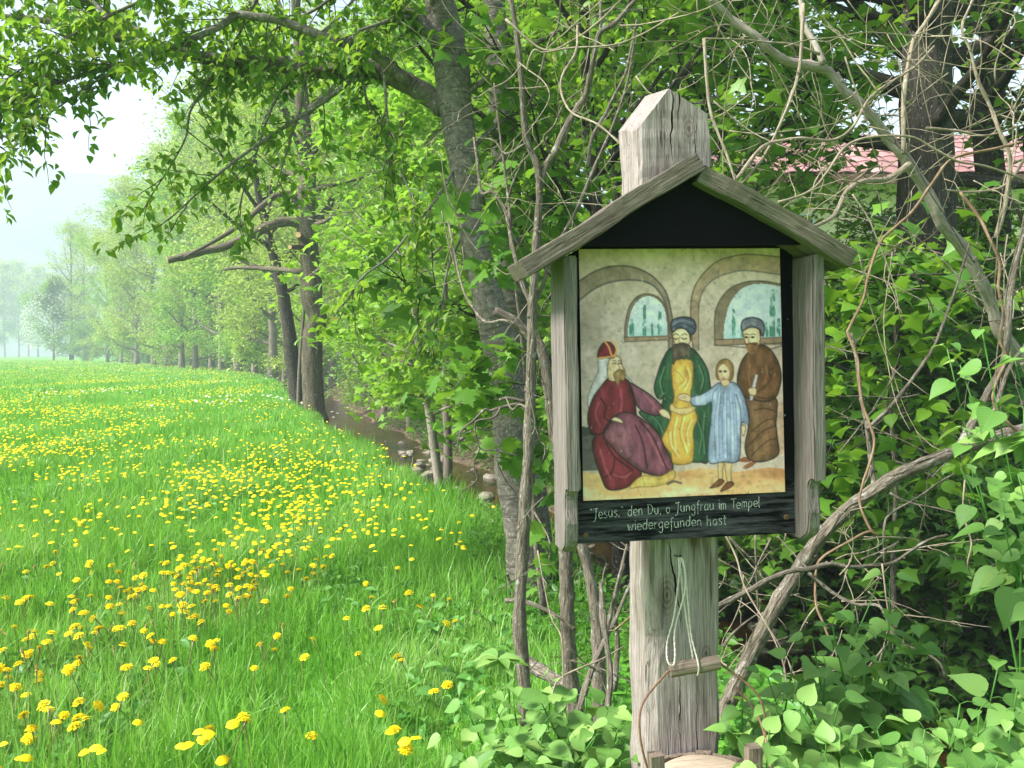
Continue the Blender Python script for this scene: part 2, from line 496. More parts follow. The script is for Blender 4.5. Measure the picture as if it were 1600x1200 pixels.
zz = N(nt, 'ShaderNodeMath', operation='MULTIPLY_ADD', i_1=0.35); nt.links.new(noise(nt, v, 3.0, 4), zz.inputs[0]); nt.links.new(sx.outputs[2], zz.inputs[2])
f1 = ramp(nt, [(0.0, (0, 0, 0)), (1.0, (1, 1, 1))]); mr = N(nt, 'ShaderNodeMapRange'); mr.inputs[1].default_value = -0.85; mr.inputs[2].default_value = -0.65
nt.links.new(zz.outputs[0], mr.inputs[0])
mr2 = N(nt, 'ShaderNodeMapRange'); mr2.inputs[1].default_value = -0.25; mr2.inputs[2].default_value = 0.1
nt.links.new(zz.outputs[0], mr2.inputs[0])
c = mixc(nt, sand, soil, mr.outputs[0]); c = mixc(nt, c, g, mr2.outputs[0])
pbsdf(nt, out, c, 0.95, bump(nt, noise(nt, v, 18, 6, 0.7), 0.5, 0.05), 0.1)
obj('ground', make_mesh('ground', np.c_[XX.ravel(), YY.ravel(), ZZ.ravel()], [np.c_[ii, ii + 1, ii + nx + 1, ii + nx]], m), kind='structure')

# stream water: a sheet that follows the channel
m, nt, out = newmat('stream water')
v = N(nt, 'ShaderNodeNewGeometry').outputs['Position']
mp = N(nt, 'ShaderNodeMapping'); mp.inputs['Scale'].default_value = (2.2, 1.0, 1); nt.links.new(v, mp.inputs[0])
bp = bump(nt, noise(nt, mp.outputs[0], 5.5, 4, 0.6, 0.8), 0.35, 0.03)
tr = N(nt, 'ShaderNodeBsdfTransparent'); tr.inputs[0].default_value = (0.62, 0.50, 0.33, 1)
gl = N(nt, 'ShaderNodeBsdfGlossy'); gl.inputs['Roughness'].default_value = 0.06; nt.links.new(bp, gl.inputs['Normal'])
fr = N(nt, 'ShaderNodeFresnel', i_IOR=1.33); nt.links.new(bp, fr.inputs['Normal'])
mx = N(nt, 'ShaderNodeMixShader'); nt.links.new(fr.outputs[0], mx.inputs[0]); nt.links.new(tr.outputs[0], mx.inputs[1]); nt.links.new(gl.outputs[0], mx.inputs[2])
nt.links.new(mx.outputs[0], out.inputs['Surface'])
wy = np.arange(-6, 75, 0.4)
V = []
for y in wy:
    for t in np.linspace(-1, 1, 7): V.append((cx(y) + t * (hw(y) + 0.35), y, WATER))
k = np.arange(len(wy) - 1)[:, None] * 7 + np.arange(6)[None]; k = k.ravel()
obj('stream_water', make_mesh('stream_water', np.array(V), [np.c_[k, k + 1, k + 8, k + 7]], m), kind='structure')

# ------------------------------------------------------------------ wayside shrine
# local frame: x to the right, y away from the viewer, z up, zero height at the foot of the post
SH_A, SH_T = R(8.5), R(-1.2)
SH_ROT = Matrix.Rotation(SH_A, 3, 'Z') @ Matrix.Rotation(SH_T, 3, 'Y')
SH_C = Vector((0.3445, 1.95, 1.5649))                # centre of the painting
PZ = 1.56                                           # its height above the foot
SH_O = SH_C - SH_ROT @ Vector((0, 0, PZ))
shrine = empty('wayside_shrine', SH_O, 'weathered wooden wayside shrine with little gable roof and painted religious panel', 'shrine')
shrine.rotation_euler = SH_ROT.to_euler()
rg = np.random.default_rng(11)

def shrine_world(x, y, z):
    return np.array(SH_O + SH_ROT @ Vector((x, y, z + PZ)))

# post: hewn square timber, wavy edges, cut to an off-centre peak
import bmesh
def post_mesh():
    prof = [(-0.070, 0.085), (-0.068, 0.056), (-0.058, 0.050), (0.082, 0.050), (0.090, 0.058), (0.088, 0.188), (0.078, 0.194), (-0.066, 0.192)]
    zs = np.concatenate([np.arange(-1.75, 0.40, 0.035), np.arange(0.40, 0.66, 0.02)])
    V, T = [], []
    for z in zs:
        lean = 0.0025 * math.sin(z * 9) + 0.0015 * math.sin(z * 31)
        for i, (x, y) in enumerate(prof):
            wx = 0.0025 * math.sin(z * 17 + i * 2.1) + rg.normal(0, 0.0007)
            wy = 0.002 * math.sin(z * 13 + i * 1.3) + rg.normal(0, 0.0006)
            xx, yy = x + wx + lean, y + wy
            if i in (1, 2):                          # the left front arris is waney lower down
                wane = sm(np.array((-0.44 - z) / 0.10)) * sm(np.array((z + 0.62) / 0.06)) * 0.012 + sm(np.array((-0.52 - z) / 0.05)) * 0.012
                if i == 2: xx += float(wane) * 1.2
                if i == 1: yy += float(wane) * 0.6
            V.append((xx, yy, z)); T.append((xx, yy, z))
    bm = bmesh.new()
    vs = [bm.verts.new(p) for p in V]
    n = len(prof)
    for a in range(len(zs) - 1):
        for b in range(n):
            bm.faces.new((vs[a * n + b], vs[a * n + (b + 1) % n], vs[(a + 1) * n + (b + 1) % n], vs[(a + 1) * n + b]))
    bm.faces.new([vs[i] for i in range(n)][::-1]); bm.faces.new([vs[(len(zs) - 1) * n + i] for i in range(n)])
    for co, no in (((-0.002, 0.05, 0.582), Vector((-1.25, -0.22, 1.0))), ((-0.002, 0.05, 0.582), Vector((0.62, -0.12, 1.0)))):
        r = bmesh.ops.bisect_plane(bm, geom=bm.verts[:] + bm.edges[:] + bm.faces[:], plane_co=co, plane_no=no.normalized(), clear_outer=True)
        ed = [e for e in r['geom_cut'] if isinstance(e, bmesh.types.BMEdge)]
        bmesh.ops.contextual_create(bm, geom=ed)
    bmesh.ops.triangulate(bm, faces=[f for f in bm.faces if len(f.verts) > 4])
    bmesh.ops.translate(bm, verts=bm.verts[:], vec=(0, 0, PZ))
    me = bpy.data.meshes.new('post'); bm.to_mesh(me); bm.free()
    a = me.attributes.new('tc', 'FLOAT_VECTOR', 'POINT')
    co = np.empty(len(me.vertices) * 3, np.float32); me.vertices.foreach_get('co', co); a.data.foreach_set('vector', co)
    me.materials.append(M['post'])
    return me
# the post's own material: long drying cracks at fixed places in the timber
pm = M['post']; nt = pm.node_tree
psh = [n for n in nt.nodes if n.type == 'BSDF_PRINCIPLED'][0]
oldc = psh.inputs['Base Color'].links[0].from_socket
at = N(nt, 'ShaderNodeAttribute', attribute_name='tc'); sp = N(nt, 'ShaderNodeSeparateXYZ'); nt.links.new(at.outputs['Vector'], sp.inputs[0])
def crack_mask(x0, slope, z0, z1, width, front=True):
    # |x - x0 - slope*(z-z0) - wobble| < width * taper
    wob = N(nt, 'ShaderNodeMath', operation='MULTIPLY_ADD', i_1=0.03, i_2=-0.015); nt.links.new(noise(nt, tcoord(nt, (0, 0, 14)), 1.0, 3), wob.inputs[0])
    zr = N(nt, 'ShaderNodeMapRange'); zr.inputs[1].default_value = z0 + PZ; zr.inputs[2].default_value = z1 + PZ; nt.links.new(sp.outputs[2], zr.inputs[0])
    line = N(nt, 'ShaderNodeMath', operation='MULTIPLY_ADD', i_1=slope, i_2=x0); nt.links.new(zr.outputs[0], line.inputs[0])
    l2 = N(nt, 'ShaderNodeMath', operation='ADD'); nt.links.new(line.outputs[0], l2.inputs[0]); nt.links.new(wob.outputs[0], l2.inputs[1])
    d = N(nt, 'ShaderNodeMath', operation='SUBTRACT'); nt.links.new(sp.outputs[0], d.inputs[0]); nt.links.new(l2.outputs[0], d.inputs[1])
    ab = N(nt, 'ShaderNodeMath', operation='ABSOLUTE'); nt.links.new(d.outputs[0], ab.inputs[0])
    tp = N(nt, 'ShaderNodeMath', operation='PINGPONG', i_1=0.5); nt.links.new(zr.outputs[0], tp.inputs[0])
    tw = N(nt, 'ShaderNodeMath', operation='MULTIPLY', i_1=2 * width); nt.links.new(tp.outputs[0], tw.inputs[0])
    ls = N(nt, 'ShaderNodeMath', operation='LESS_THAN'); nt.links.new(ab.outputs[0], ls.inputs[0]); nt.links.new(tw.outputs[0], ls.inputs[1])
    return ls.outputs[0]
tot = None
for args in ((0.004, 0.0, 0.42, 0.62, 0.0024), (0.016, 0.004, 0.48, 0.66, 0.002), (0.012, -0.035, -0.55, -0.33, 0.0026), (0.0, 0.004, -0.85, -0.60, 0.0014),
             (0.035, 0.006, -0.98, -0.62, 0.0013), (-0.028, 0.004, -1.1, -0.66, 0.0012), (0.058, -0.003, 0.30, 0.56, 0.0012)):
    s = crack_mask(*args)
    if tot is None: tot = s
    else:
        mxn = N(nt, 'ShaderNodeMath', operation='MAXIMUM'); nt.links.new(tot, mxn.inputs[0]); nt.links.new(s, mxn.inputs[1]); tot = mxn.outputs[0]
def knot_mask(x0, z0, rad):
    vm = N(nt, 'ShaderNodeVectorMath', operation='SUBTRACT'); nt.links.new(at.outputs['Vector'], vm.inputs[0]); vm.inputs[1].default_value = (x0, 0.05, z0 + PZ)
    vs = N(nt, 'ShaderNodeVectorMath', operation='MULTIPLY'); nt.links.new(vm.outputs[0], vs.inputs[0]); vs.inputs[1].default_value = (1, 0.3, 0.55)
    ln = N(nt, 'ShaderNodeVectorMath', operation='LENGTH'); nt.links.new(vs.outputs[0], ln.inputs[0])
    fo = N(nt, 'ShaderNodeMapRange'); fo.inputs[1].default_value = rad; fo.inputs[2].default_value = rad * 0.15; nt.links.new(ln.outputs['Value'], fo.inputs[0])
    wv = N(nt, 'ShaderNodeMath', operation='MULTIPLY', i_1=900); nt.links.new(ln.outputs['Value'], wv.inputs[0])
    sn = N(nt, 'ShaderNodeMath', operation='SINE'); nt.links.new(wv.outputs[0], sn.inputs[0])
    s2 = N(nt, 'ShaderNodeMath', operation='MULTIPLY_ADD', i_1=0.3, i_2=0.5); nt.links.new(sn.outputs[0], s2.inputs[0])
    mu = N(nt, 'ShaderNodeMath', operation='MULTIPLY'); nt.links.new(fo.outputs[0], mu.inputs[0]); nt.links.new(s2.outputs[0], mu.inputs[1])
    return mu.outputs[0]
for ka in ((-0.022, -0.470, 0.030), (0.062, -0.60, 0.018), (0.040, 0.500, 0.020), (0.03, -0.83, 0.024)): oldc = mixc(nt, oldc, (0.07, 0.045, 0.03), knot_mask(*ka))
# damp brown run-off below the box
rz2 = N(nt, 'ShaderNodeMapRange'); rz2.inputs[1].default_value = PZ - 0.52; rz2.inputs[2].default_value = PZ - 0.36; nt.links.new(sp.outputs[2], rz2.inputs[0])
rn_ = ramp(nt, [(0.45, (0, 0, 0)), (0.62, (1, 1, 1))], noise(nt, tcoord(nt, (40, 40, 5)), 1.0, 4)).outputs[0]
rm = N(nt, 'ShaderNodeMath', operation='MULTIPLY'); nt.links.new(rz2.outputs[0], rm.inputs[0]); nt.links.new(rn_, rm.inputs[1])
rlim = N(nt, 'ShaderNodeMath', operation='LESS_THAN', i_1=PZ - 0.30); nt.links.new(sp.outputs[2], rlim.inputs[0])
rm2 = N(nt, 'ShaderNodeMath', operation='MULTIPLY'); nt.links.new(rm.outputs[0], rm2.inputs[0]); nt.links.new(rlim.outputs[0], rm2.inputs[1])
oldc = mixc(nt, oldc, (0.10, 0.068, 0.048), rm2.outputs[0])
nt.links.new(mixc(nt, oldc, (0.012, 0.010, 0.008), tot), psh.inputs['Base Color'])
po = obj('post', post_mesh(), shrine)
for p_ in po.data.polygons: p_.use_smooth = False

def sub_board(corners_xz, y0, y1, grain_dir, name, mat, nseg=14, jit=0.0012, parent=shrine, bevel=0.003, label=None):
    """prism from an outline in x,z between depths y0 (front) and y1, edges eased and worn"""
    bm = bmesh.new()
    o = np.asarray(corners_xz, float)
    fr = [bm.verts.new((x, y0, z + PZ)) for x, z in o]; bk = [bm.verts.new((x, y1, z + PZ)) for x, z in o]
    n = len(o)
    bm.faces.new(fr); bm.faces.new(bk[::-1])
    for i in range(n): bm.faces.new((fr[(i + 1) % n], fr[i], bk[i], bk[(i + 1) % n]))
    bmesh.ops.recalc_face_normals(bm, faces=bm.faces[:])
    bmesh.ops.bevel(bm, geom=[e for e in bm.edges if e.calc_length() > 0.02 and e.calc_face_angle(0) > 0.5], offset=bevel, segments=2, affect='EDGES', profile=0.6)
    g = Vector((grain_dir[0], 0, grain_dir[1])).normalized()
    lo = min(v.co.dot(g) for v in bm.verts); hi = max(v.co.dot(g) for v in bm.verts)
    for k in range(1, nseg):
        s = lo + (hi - lo) * k / nseg
        bmesh.ops.bisect_plane(bm, geom=bm.verts[:] + bm.edges[:] + bm.faces[:], plane_co=g * s, plane_no=g)
    q = Vector((-g.z, 0, g.x))
    ph = rg.uniform(0, 6.28, 4)
    for v_ in bm.verts:
        s = v_.co.dot(g)
        v_.co += q * (0.0016 * math.sin(s * 21 + ph[0]) + 0.0007 * math.sin(s * 43 + ph[1]) + rg.normal(0, jit * 0.12)) * (jit / 0.0012)
        v_.co.y += (0.0014 * math.sin(s * 33 + ph[2]) + rg.normal(0, jit * 0.10)) * (jit / 0.0012)
    bmesh.ops.triangulate(bm, faces=[f for f in bm.faces if len(f.verts) > 4])
    me = bpy.data.meshes.new(name); bm.to_mesh(me)
    tc = [(v_.co.dot(q) + ph[3], v_.co.y, v_.co.dot(g) + ph[0]) for v_ in bm.verts]
    bm.free()
    a = me.attributes.new('tc', 'FLOAT_VECTOR', 'POINT'); a.data.foreach_set('vector', np.array(tc, np.float32).ravel())
    me.materials.append(mat)
    return obj(name, me, parent, label=label)

def notch_board(x0, x1, name, zt):
    """cheek board: profile in y,z with a rounded notch at the lower front, extruded in x"""
    pr = [(0.048, zt), (-0.09, zt), (-0.09, -0.222)]
    for a in np.linspace(0, 90, 6): pr.append((-0.09 + 0.012 + 0.016 * math.sin(R(a)), -0.222 - 0.0 - 0.018 * (1 - math.cos(R(a)))))
    pr += [(-0.062, -0.26), (-0.066, -0.29), (-0.060, -0.322), (-0.052, -0.336), (-0.02, -0.352), (0.048, -0.352)]
    bm = bmesh.new()
    a_ = [bm.verts.new((x0, y, z + PZ)) for y, z in pr]; b_ = [bm.verts.new((x1, y, z + PZ)) for y, z in pr]
    n = len(pr)
    bm.faces.new(a_); bm.faces.new(b_[::-1])
    for i in range(n): bm.faces.new((a_[(i + 1) % n], a_[i], b_[i], b_[(i + 1) % n]))
    bmesh.ops.recalc_face_normals(bm, faces=bm.faces[:])
    bmesh.ops.bevel(bm, geom=[e for e in bm.edges if abs(e.verts[0].co.x - e.verts[1].co.x) < 1e-6 and e.calc_length() > 0.004], offset=0.003, segments=2, affect='EDGES')
    for k in np.arange(-0.34, 0.28, 0.05):
        bmesh.ops.bisect_plane(bm, geom=bm.verts[:] + bm.edges[:] + bm.faces[:], plane_co=(0, 0, k + PZ), plane_no=(0, 0, 1))
    bmesh.ops.triangulate(bm, faces=[f for f in bm.faces if len(f.verts) > 4])
    for v_ in bm.verts:
        v_.co.y += 0.0012 * math.sin(v_.co.z * 23 + x0 * 40) + rg.normal(0, 0.0004)
        v_.co.x += 0.0008 * math.sin(v_.co.z * 31 + x0 * 10) + rg.normal(0, 0.0003)
    me = bpy.data.meshes.new(name); bm.to_mesh(me)
    tc = [(v_.co.x + x0 * 9, v_.co.y, v_.co.z) for v_ in bm.verts]; bm.free()
    at_ = me.attributes.new('tc', 'FLOAT_VECTOR', 'POINT'); at_.data.foreach_set('vector', np.array(tc, np.float32).ravel())
    me.materials.append(M['board'])
    return obj(name, me, shrine)
notch_board(0.2405, 0.2665, 'side_board', 0.226)
notch_board(-0.259, -0.233, 'side_board', 0.226)

# roof: two thick boards, the left one lapping over the right at the ridge
sl = math.tan(R(27.4)); th = 0.040
nL = (-math.sin(R(27.4)), math.cos(R(27.4)))
def roofpts(xa, za, xb, zb, t):
    d = A(xb - xa, zb - za); d /= np.linalg.norm(d); q = A(-d[1], d[0]) * t
    return [(xa, za), (xb, zb), (xb + q[0], zb + q[1]), (xa + q[0], za + q[1])]
a1, a2 = R(30.5), R(28.4)
sub_board(roofpts(-0.330, 0.184, 0.014, 0.184 + 0.344 * math.tan(a1), 0.036), -0.120, 0.044, (math.cos(a1), math.sin(a1)), 'roof_board', M['roof'], nseg=30, jit=0.0016, bevel=0.003)
sub_board(roofpts(-0.002, 0.366, 0.308, 0.366 - 0.310 * math.tan(a2), 0.036), -0.117, 0.044, (math.cos(a2), -math.sin(a2)), 'roof_board', M['roof'], nseg=30, jit=0.0016, bevel=0.003)

# black backing board with gable, then the painted panel a little proud of it
m, nt, out = newmat('worn black paint')
v = tcoord(nt, (7, 10, 90)); f = noise(nt, v, 1.0, 5, 0.7, 0.15)
sp1 = ramp(nt, [(0.42, (0, 0, 0)), (0.70, (1, 1, 1))], f).outputs[0]
v3 = tcoord(nt, (1, 1, 1)); dots = ramp(nt, [(0.71, (0, 0, 0)), (0.745, (1, 1, 1))], noise(nt, v3, 120, 2)).outputs[0]
sz = N(nt, 'ShaderNodeSeparateXYZ'); nt.links.new(v3, sz.inputs[0])
low = N(nt, 'ShaderNodeMapRange'); low.inputs[1].default_value = PZ - 0.20; low.inputs[2].default_value = PZ - 0.28; nt.links.new(sz.outputs[2], low.inputs[0])
k1 = N(nt, 'ShaderNodeMath', operation='MULTIPLY'); nt.links.new(sp1, k1.inputs[0]); nt.links.new(low.outputs[0], k1.inputs[1])
k1b = N(nt, 'ShaderNodeMath', operation='MULTIPLY', i_1=0.75); nt.links.new(k1.outputs[0], k1b.inputs[0])
rside = N(nt, 'ShaderNodeMapRange'); rside.inputs[1].default_value = 0.19; rside.inputs[2].default_value = 0.215; nt.links.new(sz.outputs[0], rside.inputs[0])
k2 = N(nt, 'ShaderNodeMath', operation='MULTIPLY'); nt.links.new(dots, k2.inputs[0]); nt.links.new(rside.outputs[0], k2.inputs[1])
c = mixc(nt, (0.005, 0.0045, 0.007), (0.16, 0.15, 0.18), k1b.outputs[0]); c = mixc(nt, c, (0.55, 0.55, 0.55), k2.outputs[0])
pbsdf(nt, out, c, 0.85, bump(nt, f, 0.15, 0.002), 0.08)
M['black'] = m
bz = [(-0.2325, -0.342), (0.2400, -0.342), (0.2400, 0.236), (-0.012, 0.358), (-0.2325, 0.235)]
bm = bmesh.new(); fr = [bm.verts.new((x, 0.0, z + PZ)) for x, z in bz]; bk = [bm.verts.new((x, 0.020, z + PZ)) for x, z in bz]
bm.faces.new(fr); bm.faces.new(bk[::-1])
for i in range(5): bm.faces.new((fr[(i + 1) % 5], fr[i], bk[i], bk[(i + 1) % 5]))
bmesh.ops.recalc_face_normals(bm, faces=bm.faces[:])
me = bpy.data.meshes.new('back_panel'); bm.to_mesh(me); bm.free()
a = me.attributes.new('tc', 'FLOAT_VECTOR', 'POINT'); a.data.foreach_set('vector', np.array([v_.co[:] for v_ in me.vertices], np.float32).ravel())
me.materials.append(m); obj('back_panel', me, shrine)
bzf = [(-0.2325, 0.2460), (0.232, 0.2460), (-0.001, 0.384)]
mb = MB(); V = np.array([(x, y, z + PZ) for y in (-0.083, -0.070) for x, z in bzf])
mb.add(V, [np.array([[0, 1, 2], [5, 4, 3]]), np.array([[1, 0, 3, 4], [2, 1, 4, 5], [0, 2, 5, 3]])]); mb.build('gable_board', M['black'], shrine, smooth=False)
# spacer block between box and post
mb = MB(); mb.box((-0.05, 0.021, -0.2 + PZ), (0.06, 0.049, 0.2 + PZ)); mb.build('spacer_block', M['board'], shrine, smooth=False)

# ---- the painting: pigment laid on a fine grid of points
PW, PH = 264, 322
U, Vv = np.meshgrid(np.linspace(0, 1, PW), np.linspace(0, 1, PH))
Lx, Rx = 905 + 5 * Vv, 1216 + 11 * Vv
GX = Lx + (Rx - Lx) * U                          # photo pixels of every grid point
GY = (390 - 2 * U) + ((780 - 10 * U) - (390 - 2 * U)) * Vv
prg = np.random.default_rng(3)
def vnoise(s, oct=4, sx=1.0):
    o = 0; amp = 1; tot_ = 0
    for k in range(oct):
        gw, gh = int(340 / s * sx * 2 ** k) + 3, int(400 / s * 2 ** k) + 3
        g_ = prg.random((gh, gw)); fx = U * (gw - 2); fy = Vv * (gh - 2)
        x0, y0 = fx.astype(int), fy.astype(int); tx, ty = sm(fx - x0), sm(fy - y0)
        n_ = (g_[y0, x0] * (1 - tx) + g_[y0, x0 + 1] * tx) * (1 - ty) + (g_[y0 + 1, x0] * (1 - tx) + g_[y0 + 1, x0 + 1] * tx) * ty
        o = o + n_ * amp; tot_ += amp; amp *= 0.55
    return o / tot_
IMG = np.zeros((PH, PW, 3))
def c3(*c): return np.array(c, float) / 255
def inside(P):
    P = np.asarray(P, float); r = np.zeros(GX.shape, bool)
    for (x0, y0), (x1, y1) in zip(P, np.roll(P, -1, 0)):
        cr = ((y0 > GY) != (y1 > GY)) & (GX < (x1 - x0) * (GY - y0) / (y1 - y0 + 1e-12) + x0)
        r ^= cr
    return r
def closed(P, k=5):
    P = np.asarray(P, float); Q = np.vstack([P[-1:], P, P[:2]])
    return spline(Q, k)[k:-k - 0][: len(P) * k]
def put(mask, col, a=1.0):
    al = (mask * a)[..., None]
    IMG[:] = IMG * (1 - al) + np.asarray(col) * al
def distl(P):
    P = np.asarray(P, float); D = np.full(GX.shape, 1e9)
    for (x0, y0), (x1, y1) in zip(P[:-1], P[1:]):
        dx, dy = x1 - x0, y1 - y0
        t = np.clip(((GX - x0) * dx + (GY - y0) * dy) / (dx * dx + dy * dy + 1e-9), 0, 1)
        D = np.minimum(D, np.hypot(GX - x0 - t * dx, GY - y0 - t * dy))
    return D
def U8(P): return [(900 + x / 4.444, 380 + y / 4.444) for x, y in P]      # upper sketch coordinates
def L8(P): return [(900 + x / 4.444, 600 + y / 4.444) for x, y in P]      # lower sketch coordinates
def stroke(P, col, w=1.6, a=0.8, curve=True):
    P = spline(np.asarray(P, float), 4) if curve and len(P) > 2 else np.asarray(P, float)
    put(np.clip((w / 2 + 0.7 - distl(P)) / 1.4, 0, 1), col, a)
def shape(P, col, dark=0.35, outline=None, curve=True, tex=0.35, hi=None, ow=2.0):
    Q = closed(P) if curve else np.asarray(P, float)
    mk = inside(Q).astype(float)
    put(mk, col)
    D = distl(np.vstack([Q, Q[:1]]))
    put(mk * np.clip(1 - D / 9.0, 0, 1), np.asarray(col) * 0.45, dark)        # modelled edges, as the painter did
    streak = vnoise(26, 4, 2.6)
    put(mk * np.clip((streak - 0.5) * 4, 0, 1), np.clip(np.asarray(col) * 1.45 + 0.05, 0, 1), tex)
    put(mk * np.clip((0.47 - streak) * 4, 0, 1), np.asarray(col) * 0.55, tex)
    if outline is not None: put(np.clip((ow / 2 + 0.7 - D) / 1.4, 0, 1), outline, 0.85)
    return mk
INK = c3(38, 30, 34)
# walls and floor of the painted hall
wall = c3(196, 183, 160)
IMG[:] = wall
put(np.clip(1 - (GX - 905) / 150, 0, 1) * np.clip((GY - 430) / 80, 0, 1), c3(138, 130, 118), 0.7)
put(np.clip(1 - (GY - 388) / 60, 0, 1), c3(158, 142, 112), 0.5)
n1 = vnoise(60); n2 = vnoise(14)
put(np.clip((n1 - 0.48) * 5, 0, 1), c3(208, 196, 176), 0.55)
put(np.clip((0.46 - n1) * 5, 0, 1), c3(162, 146, 122), 0.55)
bandL = U8([(5, 275), (130, 195), (250, 160), (380, 165), (490, 210), (570, 280), (620, 360), (648, 480), (658, 560), (660, 740)])
bandLi = U8([(630, 740), (625, 560), (610, 430), (560, 330), (490, 275), (380, 255), (230, 270), (120, 320), (5, 410)])
mk = inside(np.vstack([spline(bandL, 5), spline(bandLi, 5)])).astype(float)
put(mk, c3(132, 117, 96)); put(mk * np.clip((vnoise(30, 4, 2) - 0.45) * 4, 0, 1), c3(165, 150, 126), 0.6)
stroke(bandL, c3(70, 62, 58), 2.2); stroke(bandLi, c3(78, 76, 78), 2.6)
bandR = U8([(800, 740), (782, 560), (785, 400), (810, 300), (870, 210), (960, 130), (1080, 90), (1200, 78), (1425, 98)])
bandRi = U8([(1425, 220), (1180, 190), (1060, 205), (960, 240), (880, 310), (840, 420), (836, 560), (838, 740)])
mk = inside(np.vstack([spline(bandR, 5), spline(bandRi, 5)])).astype(float)
put(mk, c3(172, 148, 116)); put(mk * np.clip((vnoise(30, 4, 2) - 0.45) * 4, 0, 1), c3(150, 132, 108), 0.7)
stroke(bandR, c3(96, 78, 64), 2.2); stroke(bandRi, c3(105, 96, 90), 2.2)
# windows with cypress trees
def window(frame, pane, sill, trees):
    put(inside(spline(frame, 5)).astype(float), c3(128, 112, 90)); stroke(frame + frame[:1], c3(70, 60, 52), 2.0, 0.7)
    mk = inside(spline(pane, 5)).astype(float)
    put(mk, c3(186, 208, 212)); put(mk * np.clip((vnoise(40, 4, 0.5) - 0.42) * 4, 0, 1), c3(206, 222, 224), 0.7)
    yl = max(p[1] for p in pane)
    put(mk * np.clip((GY - yl + 34) / 40, 0, 1), c3(142, 190, 182), 0.75)
    for x, top, bot, w in trees:
        t = np.clip((GY - top) / (bot - top), 0, 1)
        body = (np.abs(GX - x + 2 * (n2 - 0.5)) < w * (0.45 + 0.9 * t - 0.6 * t * t)) & (GY > top) & (GY < bot)
        put(body * mk * np.clip((vnoise(9, 2) - 0.25) * 4, 0, 1), c3(58, 128, 104), 0.85)
    put(inside(sill).astype(float), c3(150, 126, 98)); stroke(sill + sill[:1], c3(80, 66, 55), 1.5, 0.8, False)
window(U8([(328, 660), (329, 600), (335, 540), (360, 440), (410, 372), (480, 350), (555, 372), (605, 430), (628, 520), (632, 600), (632, 660)]),
       U8([(350, 650), (351, 600), (356, 545), (384, 445), (430, 388), (482, 367), (540, 380), (588, 430), (612, 510), (618, 600), (620, 650)]),
       U8([(325, 648), (630, 640), (634, 668), (330, 680)]),
       [(984.5, 498, 524, 4.5), (1004.5, 476, 524, 3.6), (1028, 485, 524, 4.4), (1016, 506, 524, 3)])
window(U8([(950, 705), (948, 620), (948, 520), (972, 420), (1040, 325), (1150, 272), (1280, 262), (1400, 282), (1440, 300), (1440, 705)]),
       U8([(1012, 662), (1014, 600), (1020, 540), (1050, 430), (1110, 340), (1180, 296), (1280, 280), (1400, 300), (1450, 320), (1450, 662)]),
       U8([(950, 668), (1440, 652), (1440, 690), (950, 708)]),
       [(1143, 482, 526, 3.8), (1205, 452, 526, 6.2), (1196, 500, 526, 3), (1157, 505, 526, 3), (1215, 497, 526, 4)])
# floor and the dark bench
fl = np.clip((GY - 733 + 3 * np.sin(GX / 17)) / 2.5, 0, 1)
put(fl, c3(216, 178, 112)); put(fl * np.clip((vnoise(40, 4, 0.4) - 0.48) * 5, 0, 1), c3(236, 210, 158), 0.8)
put(fl * np.clip((0.45 - vnoise(36, 4, 0.3)) * 5, 0, 1), c3(178, 118, 70), 0.7)
bench = L8([(30, 285), (110, 290), (140, 590), (34, 590)]); put(inside(bench).astype(float), c3(92, 90, 86)); put(inside(L8([(30, 285), (110, 290), (112, 340), (30, 360)])).astype(float), c3(70, 68, 66))
stroke(L8([(34, 445), (120, 450)]), c3(60, 58, 56), 1.2, 0.7)
put(inside(L8([(1395, 130), (1450, 130), (1450, 480), (1395, 500)])).astype(float), c3(196, 160, 122), 0.7)
SKIN = c3(228, 203, 152)
# man in brown
BR = c3(112, 76, 47)
put(inside(L8([(1090, 540), (1160, 505), (1210, 520), (1200, 545)])).astype(float), c3(140, 84, 52)); put(inside(closed(L8([(1150, 580), (1200, 545), (1250, 540), (1215, 575), (1170, 592)]))).astype(float), c3(150, 92, 58))
shape(L8([(1165, 70), (1190, 200), (1188, 300), (1165, 440), (1200, 528), (1300, 540), (1402, 492), (1396, 380), (1385, 280), (1392, 180), (1372, 95)]), c3(122, 90, 60), 0.4, INK)
shape(L8([(1190, -225), (1135, -150), (1108, -30), (1130, 50), (1180, 95), (1300, 120), (1380, 95), (1416, 0), (1418, -80), (1390, -170), (1330, -250), (1265, -272)]), BR, 0.45, INK)
for P in ([(1330, -120), (1345, -40), (1300, 20), (1245, 60)], [(1250, 90), (1320, 100), (1375, 80)], [(1210, 330), (1300, 260), (1370, 240)], [(1180, 440), (1290, 330), (1385, 290)], [(1210, 500), (1320, 400), (1390, 380)], [(1230, 180), (1310, 170), (1380, 190)]):
    stroke(L8(P), c3(58, 36, 24), 1.8, 0.7)
for P in ([(1310, -140), (1320, -70), (1290, 0)], [(1200, -140), (1190, -60), (1200, 20)], [(1230, 420), (1330, 350)], [(1270, 490), (1340, 440)]):
    stroke(L8(P), c3(176, 120, 66), 2.2, 0.5)
shape(U8([(1150, 605), (1200, 585), (1262, 600), (1268, 680), (1242, 730), (1185, 722), (1156, 665)]), SKIN, 0.2, c3(80, 55, 35), tex=0.1, ow=1.2)
shape(U8([(1165, 700), (1200, 692), (1252, 690), (1252, 740), (1222, 772), (1186, 758)]), c3(150, 108, 66), 0.3, None, tex=0.6)
stroke(U8([(1172, 705), (1205, 694), (1240, 706)]), c3(70, 45, 30), 1.8, 0.9)
